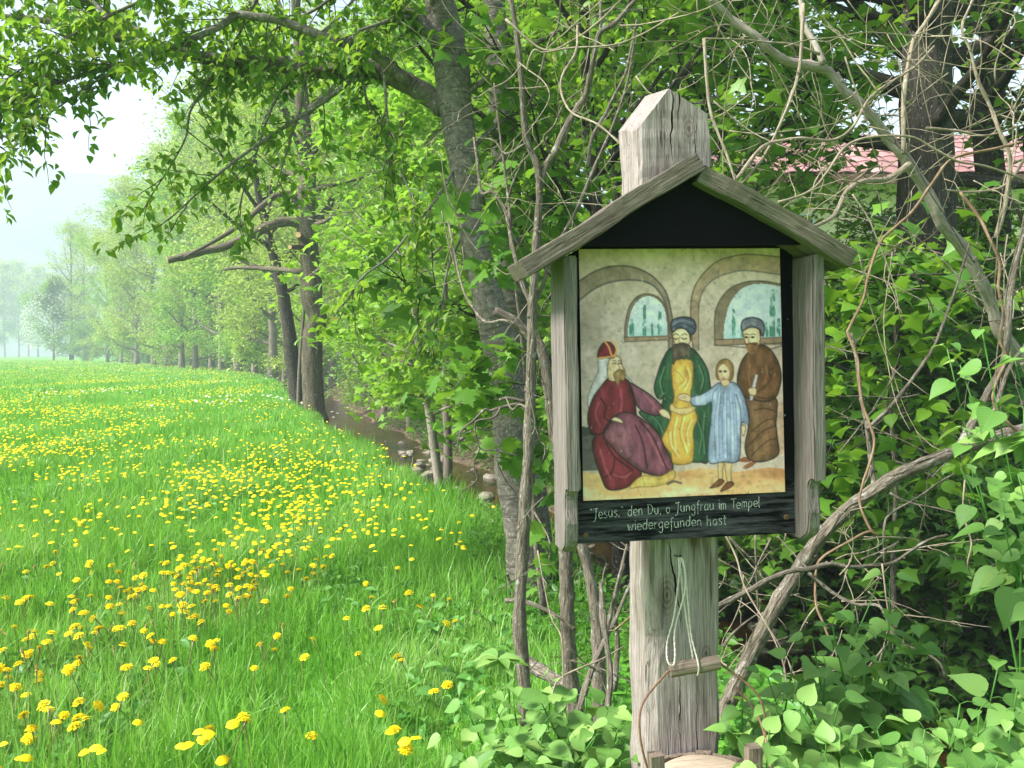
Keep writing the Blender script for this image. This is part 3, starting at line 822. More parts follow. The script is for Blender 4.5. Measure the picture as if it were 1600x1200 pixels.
shape(U8([(1135, 572), (1150, 532), (1210, 514), (1275, 532), (1300, 582), (1288, 645), (1262, 598), (1205, 578), (1146, 604)]), c3(126, 132, 144), 0.45, c3(40, 40, 46), tex=0.3)
stroke(U8([(1155, 560), (1215, 542), (1280, 570)]), c3(84, 88, 98), 1.4, 0.7); stroke(U8([(1268, 600), (1272, 640)]), c3(60, 40, 30), 3, 0.8)
for x in (1170, 1216):
    stroke(U8([(x - 14, 652), (x, 646), (x + 14, 652)]), c3(60, 42, 30), 1.4, 0.9); stroke(U8([(x - 3, 654), (x + 4, 654)]), c3(30, 24, 20), 2.2, 0.9, False)
    stroke(U8([(x - 18, 636), (x, 628), (x + 17, 634)]), c3(70, 48, 34), 1.4, 0.8)
stroke(U8([(1192, 650), (1186, 684), (1200, 688)]), c3(120, 86, 56), 1.2, 0.8)
# man in green and yellow
GR = c3(52, 92, 62)
shape(L8([(650, -255), (590, -178), (548, -58), (530, 22), (552, 92), (590, 100), (560, 160), (450, 175), (430, 200), (500, 270), (570, 360), (600, 480), (650, 540), (790, 540), (850, 540), (905, 530), (925, 300), (930, 100), (918, 0), (900, -98), (850, -188), (780, -255)]), GR, 0.45, INK)
for P in ([(600, -120), (570, -20), (590, 60)], [(840, -130), (870, -40), (850, 40)], [(500, 200), (560, 260), (590, 330)], [(830, 250), (860, 350), (840, 480)], [(880, 200), (870, 330), (880, 480)], [(560, 100), (600, 60), (650, 90)]):
    stroke(L8(P), c3(130, 168, 128), 2.0, 0.5); stroke([(x + 2.5, y + 1) for x, y in L8(P)], c3(22, 44, 30), 1.8, 0.6)
shape(L8([(650, -130), (700, -175), (790, -165), (800, -80), (795, 0), (782, 60), (802, 150), (830, 232), (800, 320), (806, 450), (785, 543), (660, 550), (645, 480), (580, 392), (618, 300), (642, 225), (650, 150), (668, 80), (655, 0)]), c3(230, 180, 70), 0.35, c3(120, 80, 30), tex=0.25, ow=1.6)
shape(L8([(648, 135), (700, 165), (800, 150), (806, 180), (730, 210), (645, 180)]), c3(238, 208, 130), 0.3, c3(150, 105, 50), tex=0.15, ow=1.2)
for P in ([(700, -90), (750, -30), (700, 20)], [(760, -120), (780, -40), (740, 40)], [(690, 230), (670, 330), (680, 450)], [(740, 220), (720, 340), (760, 470)], [(640, 330), (650, 420), (700, 500)], [(790, 250), (760, 330), (770, 420)]):
    stroke(L8(P), c3(250, 226, 150), 3.0, 0.6); stroke([(x - 3, y) for x, y in L8(P)], c3(178, 122, 44), 1.4, 0.6)
shape(U8([(655, 622), (682, 590), (740, 584), (782, 620), (776, 684), (742, 712), (680, 704)]), SKIN, 0.2, c3(80, 55, 35), tex=0.1, ow=1.2)
shape(U8([(660, 706), (690, 696), (722, 688), (760, 698), (778, 720), (772, 800), (752, 770), (736, 800), (716, 782), (700, 800), (680, 800), (662, 838), (656, 770)]), c3(112, 96, 80), 0.3, c3(50, 40, 34), tex=0.8, ow=1.2)
stroke(U8([(678, 712), (712, 694), (752, 712)]), c3(58, 46, 38), 2, 0.9)
for x in (678, 738):
    stroke(U8([(x - 16, 656), (x, 664), (x + 16, 656)]), c3(60, 42, 30), 1.6, 0.9); stroke(U8([(x - 18, 636), (x, 626), (x + 18, 634)]), c3(60, 42, 30), 1.4, 0.8)
stroke(U8([(708, 640), (700, 684), (716, 690)]), c3(120, 86, 56), 1.2, 0.8)
shape(U8([(643, 572), (660, 530), (722, 510), (792, 522), (819, 572), (810, 614), (782, 632), (742, 592), (690, 590), (656, 616)]), c3(92, 100, 118), 0.5, c3(30, 30, 38), tex=0.35)
stroke(U8([(655, 580), (720, 552), (805, 590)]), c3(45, 48, 60), 1.8, 0.8); stroke(U8([(660, 560), (725, 530), (800, 556)]), c3(150, 158, 172), 1.8, 0.6)
stroke(U8([(776, 630), (782, 670)]), c3(50, 38, 30), 3, 0.8)
# boy in blue
BL = c3(150, 172, 200)
for a_, b_ in (([(975, 530), (1012, 530), (1008, 600), (1004, 668), (980, 664)], 0), ([(1022, 530), (1072, 528), (1066, 610), (1068, 684), (1040, 684)], 0)): shape(L8(a_), c3(226, 196, 130), 0.25, c3(120, 85, 45), tex=0.15, ow=1.2)
shape(L8([(918, 722), (950, 690), (985, 662), (1018, 672), (1000, 700), (960, 716)]), c3(132, 78, 46), 0.4, INK, ow=1.2); shape(L8([(992, 748), (1030, 690), (1070, 678), (1086, 700), (1050, 726)]), c3(132, 78, 46), 0.4, INK, ow=1.2)
shape(L8([(1140, 285), (1166, 290), (1166, 330), (1152, 362), (1138, 320)]), SKIN, 0.2, c3(110, 78, 50), ow=1.2, tex=0.1)
shape(L8([(985, -12), (955, 5), (860, 68), (788, 84), (780, 112), (800, 146), (880, 146), (926, 128), (922, 250), (904, 528), (1010, 540), (1122, 524), (1136, 280), (1188, 284), (1190, 230), (1162, 100), (1122, 18), (1072, -16), (1030, 8)]), BL, 0.4, c3(52, 58, 84), tex=0.4, ow=1.8)
for x in (955, 985, 1010, 1040, 1065, 1090, 1112): stroke(L8([(1020 + (x - 1020) * 0.7, 60), (x - 6, 260), (x, 515)]), c3(92, 110, 146), 1.3, 0.65)
for x in (970, 1026, 1078): stroke(L8([(1020 + (x - 1020) * 0.7, 60), (x, 260), (x + 3, 515)]), c3(196, 212, 230), 1.8, 0.6)
stroke(L8([(1100, 70), (1130, 170), (1136, 275)]), c3(70, 80, 110), 1.6, 0.8); stroke(L8([(930, 120), (940, 60), (975, 20)]), c3(80, 92, 124), 1.4, 0.7); stroke(L8([(800, 100), (870, 95), (925, 70)]), c3(196, 212, 230), 1.6, 0.6)
shape(L8([(692, 78), (740, 62), (782, 88), (772, 120), (730, 112), (700, 100)]), SKIN, 0.15, c3(120, 85, 55), ow=1.2, tex=0.1); stroke(L8([(705, 88), (745, 92)]), c3(150, 110, 70), 1.0, 0.7, False)
shape(U8([(958, 905), (965, 840), (1000, 806), (1040, 804), (1075, 840), (1083, 900), (1070, 945), (1040, 962), (1000, 945), (970, 945)]), c3(168, 132, 78), 0.5, c3(90, 62, 36), tex=0.5, ow=1.4)
shape(U8([(972, 890), (985, 850), (1015, 836), (1045, 860), (1056, 905), (1042, 950), (1018, 968), (990, 950)]), c3(234, 208, 158), 0.2, c3(140, 100, 60), tex=0.1, ow=1.0)
shape(U8([(995, 950), (1042, 945), (1055, 975), (1025, 992), (1000, 980)]), c3(228, 198, 146), 0.25, c3(110, 85, 60), ow=1.0, tex=0.1)
for x in (988, 1022): stroke(U8([(x - 10, 888), (x, 882), (x + 10, 888)]), c3(50, 36, 26), 1.3, 0.9); stroke(U8([(x - 2, 891), (x + 3, 891)]), c3(25, 20, 18), 2.0, 0.9, False)
stroke(U8([(1002, 892), (996, 918), (1008, 920)]), c3(150, 110, 70), 1.0, 0.8); stroke(U8([(996, 936), (1010, 940), (1022, 934)]), c3(160, 70, 60), 1.5, 0.8)
# scroll and hand of the man in brown
shape(L8([(1238, -72), (1256, -64), (1218, 112), (1196, 116), (1200, 60)]), c3(214, 208, 204), 0.2, c3(90, 80, 80), False, 0.1, ow=1.0)
shape(L8([(1186, 40), (1212, 22), (1244, 36), (1240, 72), (1205, 76)]), SKIN, 0.2, c3(110, 78, 50), tex=0.1, ow=1.0)
# seated man in maroon
MR = c3(122, 36, 52)
shape(U8([(150, 780), (215, 780), (235, 850), (222, 945), (160, 1000), (118, 1050), (86, 1140), (78, 1060), (112, 960), (148, 880)]), c3(206, 208, 204), 0.3, c3(90, 90, 94), ow=1.2, tex=0.2)
shape(U8([(330, 905), (380, 960), (430, 1010), (380, 1000), (335, 960)]), c3(200, 202, 200), 0.3, c3(90, 90, 94), ow=1.0, tex=0.2)
shape(L8([(345, -20), (430, 22), (520, 85), (592, 165), (560, 212), (480, 200), (412, 145), (370, 60)]), c3(128, 72, 92), 0.45, INK)
shape(L8([(562, 185), (592, 168), (630, 195), (642, 240), (610, 228), (585, 218)]), SKIN, 0.2, c3(110, 78, 50), ow=1.2, tex=0.1)
shape(L8([(230, -55), (160, 20), (108, 100), (80, 190), (78, 260), (100, 335), (122, 352), (106, 400), (122, 500), (160, 620), (212, 722), (330, 714), (400, 660), (440, 626), (430, 500), (400, 400), (390, 240), (405, 215), (398, 130), (380, 40), (340, -40)]), MR, 0.5, INK)
shape(L8([(182, 345), (215, 260), (280, 200), (350, 190), (430, 225), (540, 318), (600, 430), (660, 582), (570, 630), (450, 604), (330, 520), (235, 425)]), c3(124, 66, 84), 0.55, INK)
shape(L8([(225, 300), (300, 260), (370, 310), (385, 400), (365, 500), (300, 470), (240, 390)]), c3(140, 84, 98), 0.45, None)
for P in ([(430, 250), (520, 360), (580, 500), (620, 590)], [(400, 280), (450, 400), (480, 580)], [(165, 90), (200, 150), (190, 220), (235, 260)], [(90, 330), (170, 335), (240, 250)], [(200, 400), (260, 500), (380, 590)], [(360, 20), (395, 100), (402, 210)], [(190, 640), (240, 600), (260, 500)]):
    stroke(L8(P), c3(44, 16, 26), 2.2, 0.75)
for P in ([(300, 30), (310, 120), (300, 180)], [(150, 120), (130, 200), (160, 290)], [(480, 330), (540, 450), (590, 560)], [(250, 620), (320, 640), (370, 610)], [(160, 450), (190, 560), (230, 650)], [(460, 60), (520, 130), (560, 180)]):
    stroke(L8(P), c3(188, 96, 108), 3.0, 0.5)
shape(L8([(238, 240), (262, 222), (300, 238), (318, 264), (270, 252)]), c3(222, 206, 160), 0.2, c3(90, 60, 50), ow=1.0, tex=0.1)
shape(L8([(360, 712), (440, 634), (570, 636), (662, 592), (666, 655), (560, 702), (440, 708)]), c3(224, 188, 92), 0.3, c3(130, 95, 40), tex=0.3, ow=1.2)
stroke(L8([(450, 640), (460, 700)]), c3(170, 120, 50), 1.2, 0.7, False); stroke(L8([(620, 692), (665, 672), (715, 686)]), c3(95, 85, 80), 3.4, 0.9)
shape(U8([(215, 830), (240, 788), (292, 782), (312, 845), (330, 885), (322, 930), (280, 950), (218, 938)]), SKIN, 0.25, c3(80, 55, 35), tex=0.12, ow=1.2)
shape(U8([(252, 900), (290, 872), (326, 880), (334, 920), (316, 950), (300, 930), (282, 990), (262, 940)]), c3(186, 150, 92), 0.3, c3(96, 66, 36), tex=0.7, ow=1.0)
stroke(U8([(262, 890), (300, 878), (326, 910)]), c3(96, 66, 40), 1.5, 0.8)
for x in (258, 296): stroke(U8([(x - 12, 832), (x, 826), (x + 12, 832)]), c3(44, 34, 28), 1.5, 0.9); stroke(U8([(x - 14, 814), (x, 808), (x + 12, 816)]), c3(70, 48, 34), 1.2, 0.8)
stroke(U8([(282, 830), (296, 862), (284, 868)]), c3(120, 86, 56), 1.1, 0.8)
shape(U8([(148, 792), (154, 735), (188, 686), (235, 688), (266, 738), (258, 784), (208, 788)]), c3(136, 36, 52), 0.45, INK, tex=0.3)
for P in ([(193, 676), (222, 718), (240, 772), (262, 770), (272, 720), (238, 674)], [(150, 792), (205, 786), (262, 778)]): stroke(U8(P), c3(214, 160, 84), 2.8, 0.95)
# wear: scratches, dirt specks, flaked dots
for k in range(150):
    x, y = prg.uniform(905, 1226), prg.uniform(390, 778); l = prg.uniform(0.5, 5); t = prg.uniform(0, 3.14)
    stroke([(x, y), (x + l * math.cos(t), y + l * math.sin(t))], c3(70, 60, 50) if prg.random() < 0.6 else c3(240, 236, 226), prg.uniform(0.4, 1.3), prg.uniform(0.25, 0.8), False)
IMG[:] = IMG * (0.90 + 0.2 * vnoise(8, 3))[..., None]
gray_ = IMG.mean(-1, keepdims=True); IMG = IMG * 0.84 + gray_ * 0.16
mot = vnoise(6, 3); IMG = IMG * (1 - 0.16 * np.clip((mot - 0.55) * 4, 0, 1) * (0.2 + vnoise(50, 2)))[..., None]
IMG = IMG * A(1.09, 0.955, 1.07) * 1.15
IMG = np.clip(IMG, 0, 1)
LIN = np.where(IMG <= 0.04045, IMG / 12.92, ((IMG + 0.055) / 1.055) ** 2.4)
PVx = -0.2095 + U * (0.421 + 0.006 * Vv); PVz = 0.2475 - 0.5025 * Vv + PZ
Pv = np.c_[PVx.ravel(), (np.zeros(PVx.size) - 0.0035), PVz.ravel()]
k = (np.arange(PH - 1)[:, None] * PW + np.arange(PW - 1)[None]).ravel()
m, nt, out = newmat('painted panel')
at = N(nt, 'ShaderNodeAttribute', attribute_name='Col')
pc = mixc(nt, at.outputs['Color'], at.outputs['Color'], 0.0)
pbsdf(nt, out, pc, 0.5, bump(nt, noise(nt, tcoord(nt, (1, 1, 1)), 260, 4, 0.7), 0.12, 0.001), 0.35)
mb = MB()
pme = make_mesh('painting', Pv, [np.c_[k, k + PW, k + PW + 1, k + 1]], m, True, Pv, None, LIN.reshape(-1, 3))
obj('painting', pme, shrine, label='folk painting of three bearded men and a child in blue in an arched hall')
mb = MB(); mb.box((-0.2095, -0.0030, 0.2475 - 0.5025 + PZ), (0.2115, -0.0005, 0.2475 + PZ)); mb.build('painting_board', M['pale_wood'], shrine, smooth=False)

# ---- hand lettering on the black board, single brush strokes
GL = {'J': ([[(0.05, 1.5), (0.75, 1.62)], [(0.5, 1.6), (0.45, 0.4), (0.3, -0.35), (0, -0.5)]], 0.85), 'e': ([[(0.05, .5), (.6, .55), (.55, .85), (.3, 1), (.05, .75), (.05, .3), (.25, 0), (.6, .15)]], .8),
 's': ([[(.5, .9), (.25, 1), (.05, .8), (.45, .4), (.4, .1), (.15, 0), (0, .15)]], .7), 'u': ([[(.05, 1), (.05, .3), (.25, 0), (.5, .2), (.55, 1)], [(.55, 1), (.6, 0)]], .85), ',': ([[(.1, .1), (.02, -.3)]], .35),
 'd': ([[(.55, .8), (.3, 1), (.05, .6), (.1, .1), (.35, 0), (.55, .3)], [(.62, 1.7), (.56, 0)]], .85), 'n': ([[(.05, 1), (.05, 0)], [(.05, .7), (.3, 1), (.5, .8), (.55, 0)]], .8), 'D': ([[(.1, 1.6), (.1, 0)], [(-.05, 1.6), (.5, 1.5), (.8, .9), (.6, .2), (-.05, 0)]], 1.05),
 'o': ([[(.3, 1), (.05, .7), (.08, .2), (.3, 0), (.52, .25), (.52, .75), (.3, 1)]], .8), 'g': ([[(.55, .85), (.3, 1), (.05, .6), (.2, .1), (.55, .3)], [(.58, 1), (.55, -.5), (.25, -.7), (.05, -.5)]], .85), 'f': ([[(.5, 1.6), (.3, 1.65), (.2, 1.3), (.2, -.5)], [(0, 1), (.45, 1)]], .6),
 'r': ([[(.05, 1), (.05, 0)], [(.05, .6), (.25, .95), (.45, .95)]], .6), 'a': ([[(.55, .8), (.3, 1), (.05, .55), (.15, .05), (.4, .05), (.55, .4)], [(.57, 1), (.6, 0)]], .85), 'i': ([[(.05, 1), (.08, 0)], [(.05, 1.38), (.07, 1.48)]], .3),
 'm': ([[(.05, 1), (.05, 0)], [(.05, .7), (.25, 1), (.4, .8), (.4, 0)], [(.4, .7), (.6, 1), (.75, .8), (.78, 0)]], 1.05), 'T': ([[(0, 1.55), (.85, 1.65)], [(.42, 1.6), (.38, 0)]], .85), 'p': ([[(.05, 1), (.05, -.7)], [(.05, .8), (.35, 1), (.6, .6), (.4, .05), (.05, .15)]], .85),
 'l': ([[(.05, 1.7), (.05, .1), (.2, 0)]], .4), 'w': ([[(0, 1), (.15, 0), (.35, .8), (.55, 0), (.75, 1)]], 1.0), 'h': ([[(.05, 1.7), (.05, 0)], [(.05, .7), (.3, 1), (.5, .8), (.55, 0)]], .85), 't': ([[(.2, 1.5), (.2, .1), (.4, 0)], [(0, 1), (.45, 1)]], .55), ' ': ([], .6),
 '"': ([[(.05, 1.6), (.1, 1.35)], [(.25, 1.6), (.28, 1.35)]], .45)}
mb = MB()
def write(text, x0, x1, z0, z1, xh):
    tot_w = sum(GL[ch][1] for ch in text); s = (x1 - x0) / tot_w; x = 0
    for ch in text:
        jz = rg.normal(0, 0.05)
        for st in GL[ch][0]:
            P = spline(np.array(st, float), 4) if len(st) > 2 else np.array(st, float)
            q = np.c_[x0 + (x + P[:, 0]) * s, np.full(len(P), -0.0012), z0 + (z1 - z0) * (x / tot_w) + (P[:, 1] + jz) * xh + PZ]
            d = np.gradient(q, axis=0); d = norm(d); nn = np.c_[-d[:, 2], np.zeros(len(d)), d[:, 0]]
            w = (0.00062 * (1 + 0.35 * np.sin(np.arange(len(q)) * 1.3 + x)))[:, None]
            Vq = np.r_[q + nn * w, q - nn * w]; n_ = len(q); j = np.arange(n_ - 1)
            mb.add(Vq, [np.c_[j, j + n_, j + n_ + 1, j + 1]])
        x += GL[ch][1]
write('"Jesus," den Du, o Jungfrau im Tempel', -0.196, 0.166, -0.292, -0.283, 0.0125)
write('wiedergefunden hast', -0.118, 0.092, -0.319, -0.3165, 0.0125)
m, nt, out = newmat('chalky white lettering'); f = noise(nt, tcoord(nt, (1, 1, 1)), 300, 3)
pbsdf(nt, out, ramp(nt, [(0.35, (0.18, 0.18, 0.19)), (0.55, (0.62, 0.62, 0.6))], f).outputs[0], 0.8)
lt = mb.build('lettering', m, shrine, smooth=False)
# screws
m_rust = plain_mat('rust', (0.10, 0.05, 0.03), (0.22, 0.12, 0.07), 200, 0.7); m_iron = plain_mat('dark iron', (0.02, 0.02, 0.02), (0.06, 0.055, 0.05), 200, 0.5)
for x, z, mt in ((0.221, -0.308, m_rust), (-0.205, -0.325, m_rust)):
    mb = MB(); a8 = np.arange(10) * 2 * math.pi / 10
    ring = np.c_[x + 0.0055 * np.cos(a8), np.full(10, -0.0022), z + PZ + 0.0055 * np.sin(a8)]
    ring2 = np.c_[x + 0.0062 * np.cos(a8), np.full(10, 0.001), z + PZ + 0.0062 * np.sin(a8)]
    inn = np.c_[x + 0.0025 * np.cos(a8), np.full(10, -0.0008), z + PZ + 0.0025 * np.sin(a8)]
    j = np.arange(10); j2 = (j + 1) % 10
    mb.add(np.r_[ring2, ring, inn], [np.c_[j, j2, j2 + 10, j + 10], np.c_[j + 10, j2 + 10, j2 + 20, j + 20], (np.arange(10) + 20)[None]])
    mb.build('screw', mt, shrine)
mb = MB(); mb.tube([(-0.004, 0.06, -0.388 + PZ), (-0.004, 0.025, -0.385 + PZ), (-0.004, 0.012, -0.380 + PZ)], [0.002, 0.002, 0.003], 6); mb.build('nail', m_iron, shrine)

# ------------------------------------------------------------------ bucket hanging in front of the post, with its cord
BC = (0.012, -0.070, -0.80)                          # rim centre in shrine coordinates
bucket = empty('hanging_bucket', shrine_world(BC[0], BC[1], BC[2] - 0.26), 'small wooden stave bucket hanging on a wire bail with a wooden grip', 'bucket')
bucket.rotation_euler = (0, R(-1.0), SH_A)
RB, HB = 0.112, 0.26
for k in range(20):
    a0, a1 = 2 * math.pi * k / 20 + 0.012, 2 * math.pi * (k + 1) / 20 - 0.012
    ear = k in (9, 19)
    top = HB + (0.048 if ear else rg.uniform(-0.004, 0.003))
    ro, ri = (RB + 0.004, RB - 0.024) if ear else (RB, RB - 0.014)
    V = []
    for z, sc_ in ((0, 0.86), (top, 1.0)):
        for a_, r_ in ((a0, ro), (a1, ro), (a1, ri), (a0, ri)): V.append((r_ * sc_ * math.cos(a_ + 0.15), r_ * sc_ * math.sin(a_ + 0.15), z))
    mb = MB(); mb.add(np.array(V), [np.array([[0, 3, 2, 1], [4, 5, 6, 7], [0, 1, 5, 4], [1, 2, 6, 5], [2, 3, 7, 6], [3, 0, 4, 7]])], np.array(V) + k)
    mb.build('stave', M['peg'], bucket, smooth=False)
mb = MB(); a_ = np.linspace(0, 2 * math.pi, 25)[:-1]; ring = lambda r, z: np.c_[r * np.cos(a_), r * np.sin(a_), np.full(24, z)]
j = np.arange(24); j2 = (j + 1) % 24
V = np.r_[ring(RB * 0.84, HB - 0.03), ring(RB * 0.86, HB - 0.006), ring(RB * 0.72, HB + 0.004)]
mb.add(V, [np.c_[j, j2, j2 + 24, j + 24], np.c_[j + 24, j2 + 24, j2 + 48, j + 48], (np.arange(24) + 48)[None]], V[:, [1, 2, 0]])
mb.build('lid', M['pale_wood'], bucket, label='pale sawn wooden disc closing the bucket')
for z in (0.06, 0.19):
    mb = MB(); th_ = np.linspace(0, 2 * math.pi, 33); rr_ = RB * (0.86 + 0.14 * z / HB) + 0.003
    mb.tube(np.c_[rr_ * np.cos(th_), rr_ * np.sin(th_), np.full(33, z)], 0.0028, 6); mb.build('hoop', m_rust, bucket)
HZ = 0.20 + HB                                       # grip height above the bucket foot
earp = [(RB * math.cos(2 * math.pi * (k + .5) / 20 + 0.15), RB * math.sin(2 * math.pi * (k + .5) / 20 + 0.15)) for k in (9, 19)]
gl_, gr_ = A(-0.054, 0.052, HZ - 0.006), A(0.046, 0.040, HZ + 0.008)
for (ex, ey), g_ in zip(earp, (gl_, gr_)):
    sgn = 1 if ex > 0 else -1
    e_ = A(ex + 0.004 * sgn, ey, HB + 0.02)
    P = spline([e_ - A(0, 0, 0.01), e_ + A(0.014 * sgn, 0.006, 0.06), e_ * 0.6 + g_ * 0.4 + A(0.030 * sgn, 0, 0.05), g_ + A(0.012 * sgn, 0, -0.010), g_], 6)
    mb = MB(); mb.tube(P, 0.0024, 7); mb.build('bail_wire', m_rust, bucket)
mb = MB(); P = np.linspace(gl_, gr_, 7); mb.tube(P + rg.normal(0, 0.0006, P.shape), 0.0150, 9); mb.build('grip', M['peg'], bucket, smooth=False)
M['cord'] = plain_mat('pale twine', (0.42, 0.38, 0.30), (0.66, 0.62, 0.53), 300, 0.9)
cord = empty('cord', shrine_world(-0.004, 0.02, -0.39), 'pale twisted cord looped over a nail on the post', 'cord')
def cordpts(P): return np.array([shrine_world(*p) for p in P]) - np.array(cord.location)
# the bucket's grip in shrine coordinates
gz = BC[2] - 0.26 + HZ; gy_ = BC[1] + 0.046
loops = [[(-0.006, 0.020, -0.384), (-0.010, 0.006, -0.42), (-0.026, -0.006, -0.50), (-0.042, -0.010, gz + 0.05), (-0.050, gy_ - 0.012, gz + 0.02), (-0.040, gy_ - 0.016, gz + 0.012), (-0.034, gy_ - 0.010, gz + 0.03), (-0.024, -0.006, gz + 0.075), (0.000, 0.000, -0.45), (0.003, 0.012, -0.40), (-0.003, 0.018, -0.380)],
         [(-0.004, 0.018, -0.381), (0.004, 0.010, -0.41), (0.006, 0.000, -0.47), (0.010, -0.006, gz + 0.06), (0.012, gy_ - 0.014, gz + 0.016), (0.013, gy_ - 0.017, gz - 0.002), (0.012, gy_ - 0.008, gz - 0.014), (0.010, gy_ + 0.014, gz), (0.008, gy_ + 0.004, gz + 0.018), (0.006, -0.004, gz + 0.06), (-0.002, 0.006, -0.46), (-0.004, 0.018, -0.384)]]
for lp in loops:
    P = spline(cordpts(lp), 8)
    for ph_ in (0, math.pi):                          # two strands twisted together
        t_ = np.arange(len(P)) * 1.7 + ph_
        mb = MB(); mb.tube(P + 0.0009 * np.c_[np.cos(t_), np.zeros(len(t_)), np.sin(t_)], 0.0013, 5); mb.build('strand', M['cord'], cord)

# ------------------------------------------------------------------ leaf shapes (stalk at origin, tip at y = 1)
def fold(half, mid, curl=0.12, droop=0.18):
    """leaf from a half outline and midrib stations: [(x,y)...] at the same y stations"""
    V = []; F4 = []; 
    for y, x in half:
        z = -droop * y * y
        V += [(-x, y, z + curl * x), (0, y, z - 0.02), (x, y, z + curl * x)]
    k = len(half)
    F = []
    for i in range(k - 1):
        a = i * 3
        F += [(a, a + 1, a + 4, a + 3), (a + 1, a + 2, a + 5, a + 4)]
    return np.array(V, float), [np.array(F)]
T_CHERRY = fold([(0.0, 0.01), (0.12, 0.13), (0.35, 0.255), (0.6, 0.25), (0.82, 0.13), (1.0, 0.005)], None, 0.5, 0.25)
T_LILAC = fold([(-0.10, 0.16), (-0.05, 0.32), (0.08, 0.42), (0.25, 0.445), (0.45, 0.38), (0.66, 0.24), (0.85, 0.09), (1.0, 0.004)], None, 0.22, 0.22)
T_LINDEN = fold([(-0.05, 0.14), (0.08, 0.36), (0.30, 0.44), (0.58, 0.34), (0.85, 0.10), (1.0, 0.005)], None, 0.18, 0.22)
T_QUAD = (A([0, 0, 0], [0.30, 0.45, 0.10], [0, 1, -0.1], [-0.30, 0.45, 0.10]), [np.array([[0, 1, 2], [0, 2, 3]])])
T_SMALL = (A([0, 0, 0], [0.26, 0.3, 0.08], [0.2, 0.7, 0.03], [0, 1, -0.12], [-0.2, 0.7, 0.03], [-0.26, 0.3, 0.08], [0, 0.5, -0.03]), [np.array([[0, 1, 6], [1, 2, 6], [2, 3, 6], [3, 4, 6], [4, 5, 6], [5, 0, 6]])])
def palmate(half, droop=0.22):
    P = [(x, y) for x, y in half] + [(-x, y) for x, y in half[-2:0:-1]]
    V = [(0, 0.32, 0.02)] + [(x, y, -droop * (x * x + (y - 0.3) ** 2)) for x, y in P]
    n = len(P)
    return np.array(V, float), [np.array([(0, 1 + i, 1 + (i + 1) % n) for i in range(n)])]
T_MAPLE = palmate([(0, 0), (.30, -.14), (.27, .05), (.62, .16), (.44, .30), (.52, .52), (.24, .48), (.25, .70), (.10, .74), (0, 1)])
T_MAPLE_S = palmate([(0, 0), (.28, -.10), (.27, .08), (.60, .22), (.24, .46), (0, 1)])

def leaf_dirs(rg, n, droop=0.35, tilt=0.5):
    az = rg.uniform(0, 2 * math.pi, n)
    ax = np.c_[np.cos(az), np.sin(az), rg.normal(-droop, 0.35, n)]
    up = np.c_[rg.normal(0, tilt, n), rg.normal(0, tilt, n), np.ones(n)]
    return norm(ax), norm(up)

# ------------------------------------------------------------------ trees
def grow(rg, p0, d0, L, r0, nseg=6, wob=0.18, lift=0.0, r1=None):
    P = [np.asarray(p0, float)]; d = np.asarray(d0, float) / np.linalg.norm(d0)
    for i in range(nseg):
        d = d + rg.normal(0, wob, 3) + A(0, 0, lift / nseg); d /= np.linalg.norm(d)
        P.append(P[-1] + d * L / nseg)
    r1 = r0 * 0.25 if r1 is None else r1
    return np.array(P), np.linspace(r0, r1, nseg + 1)

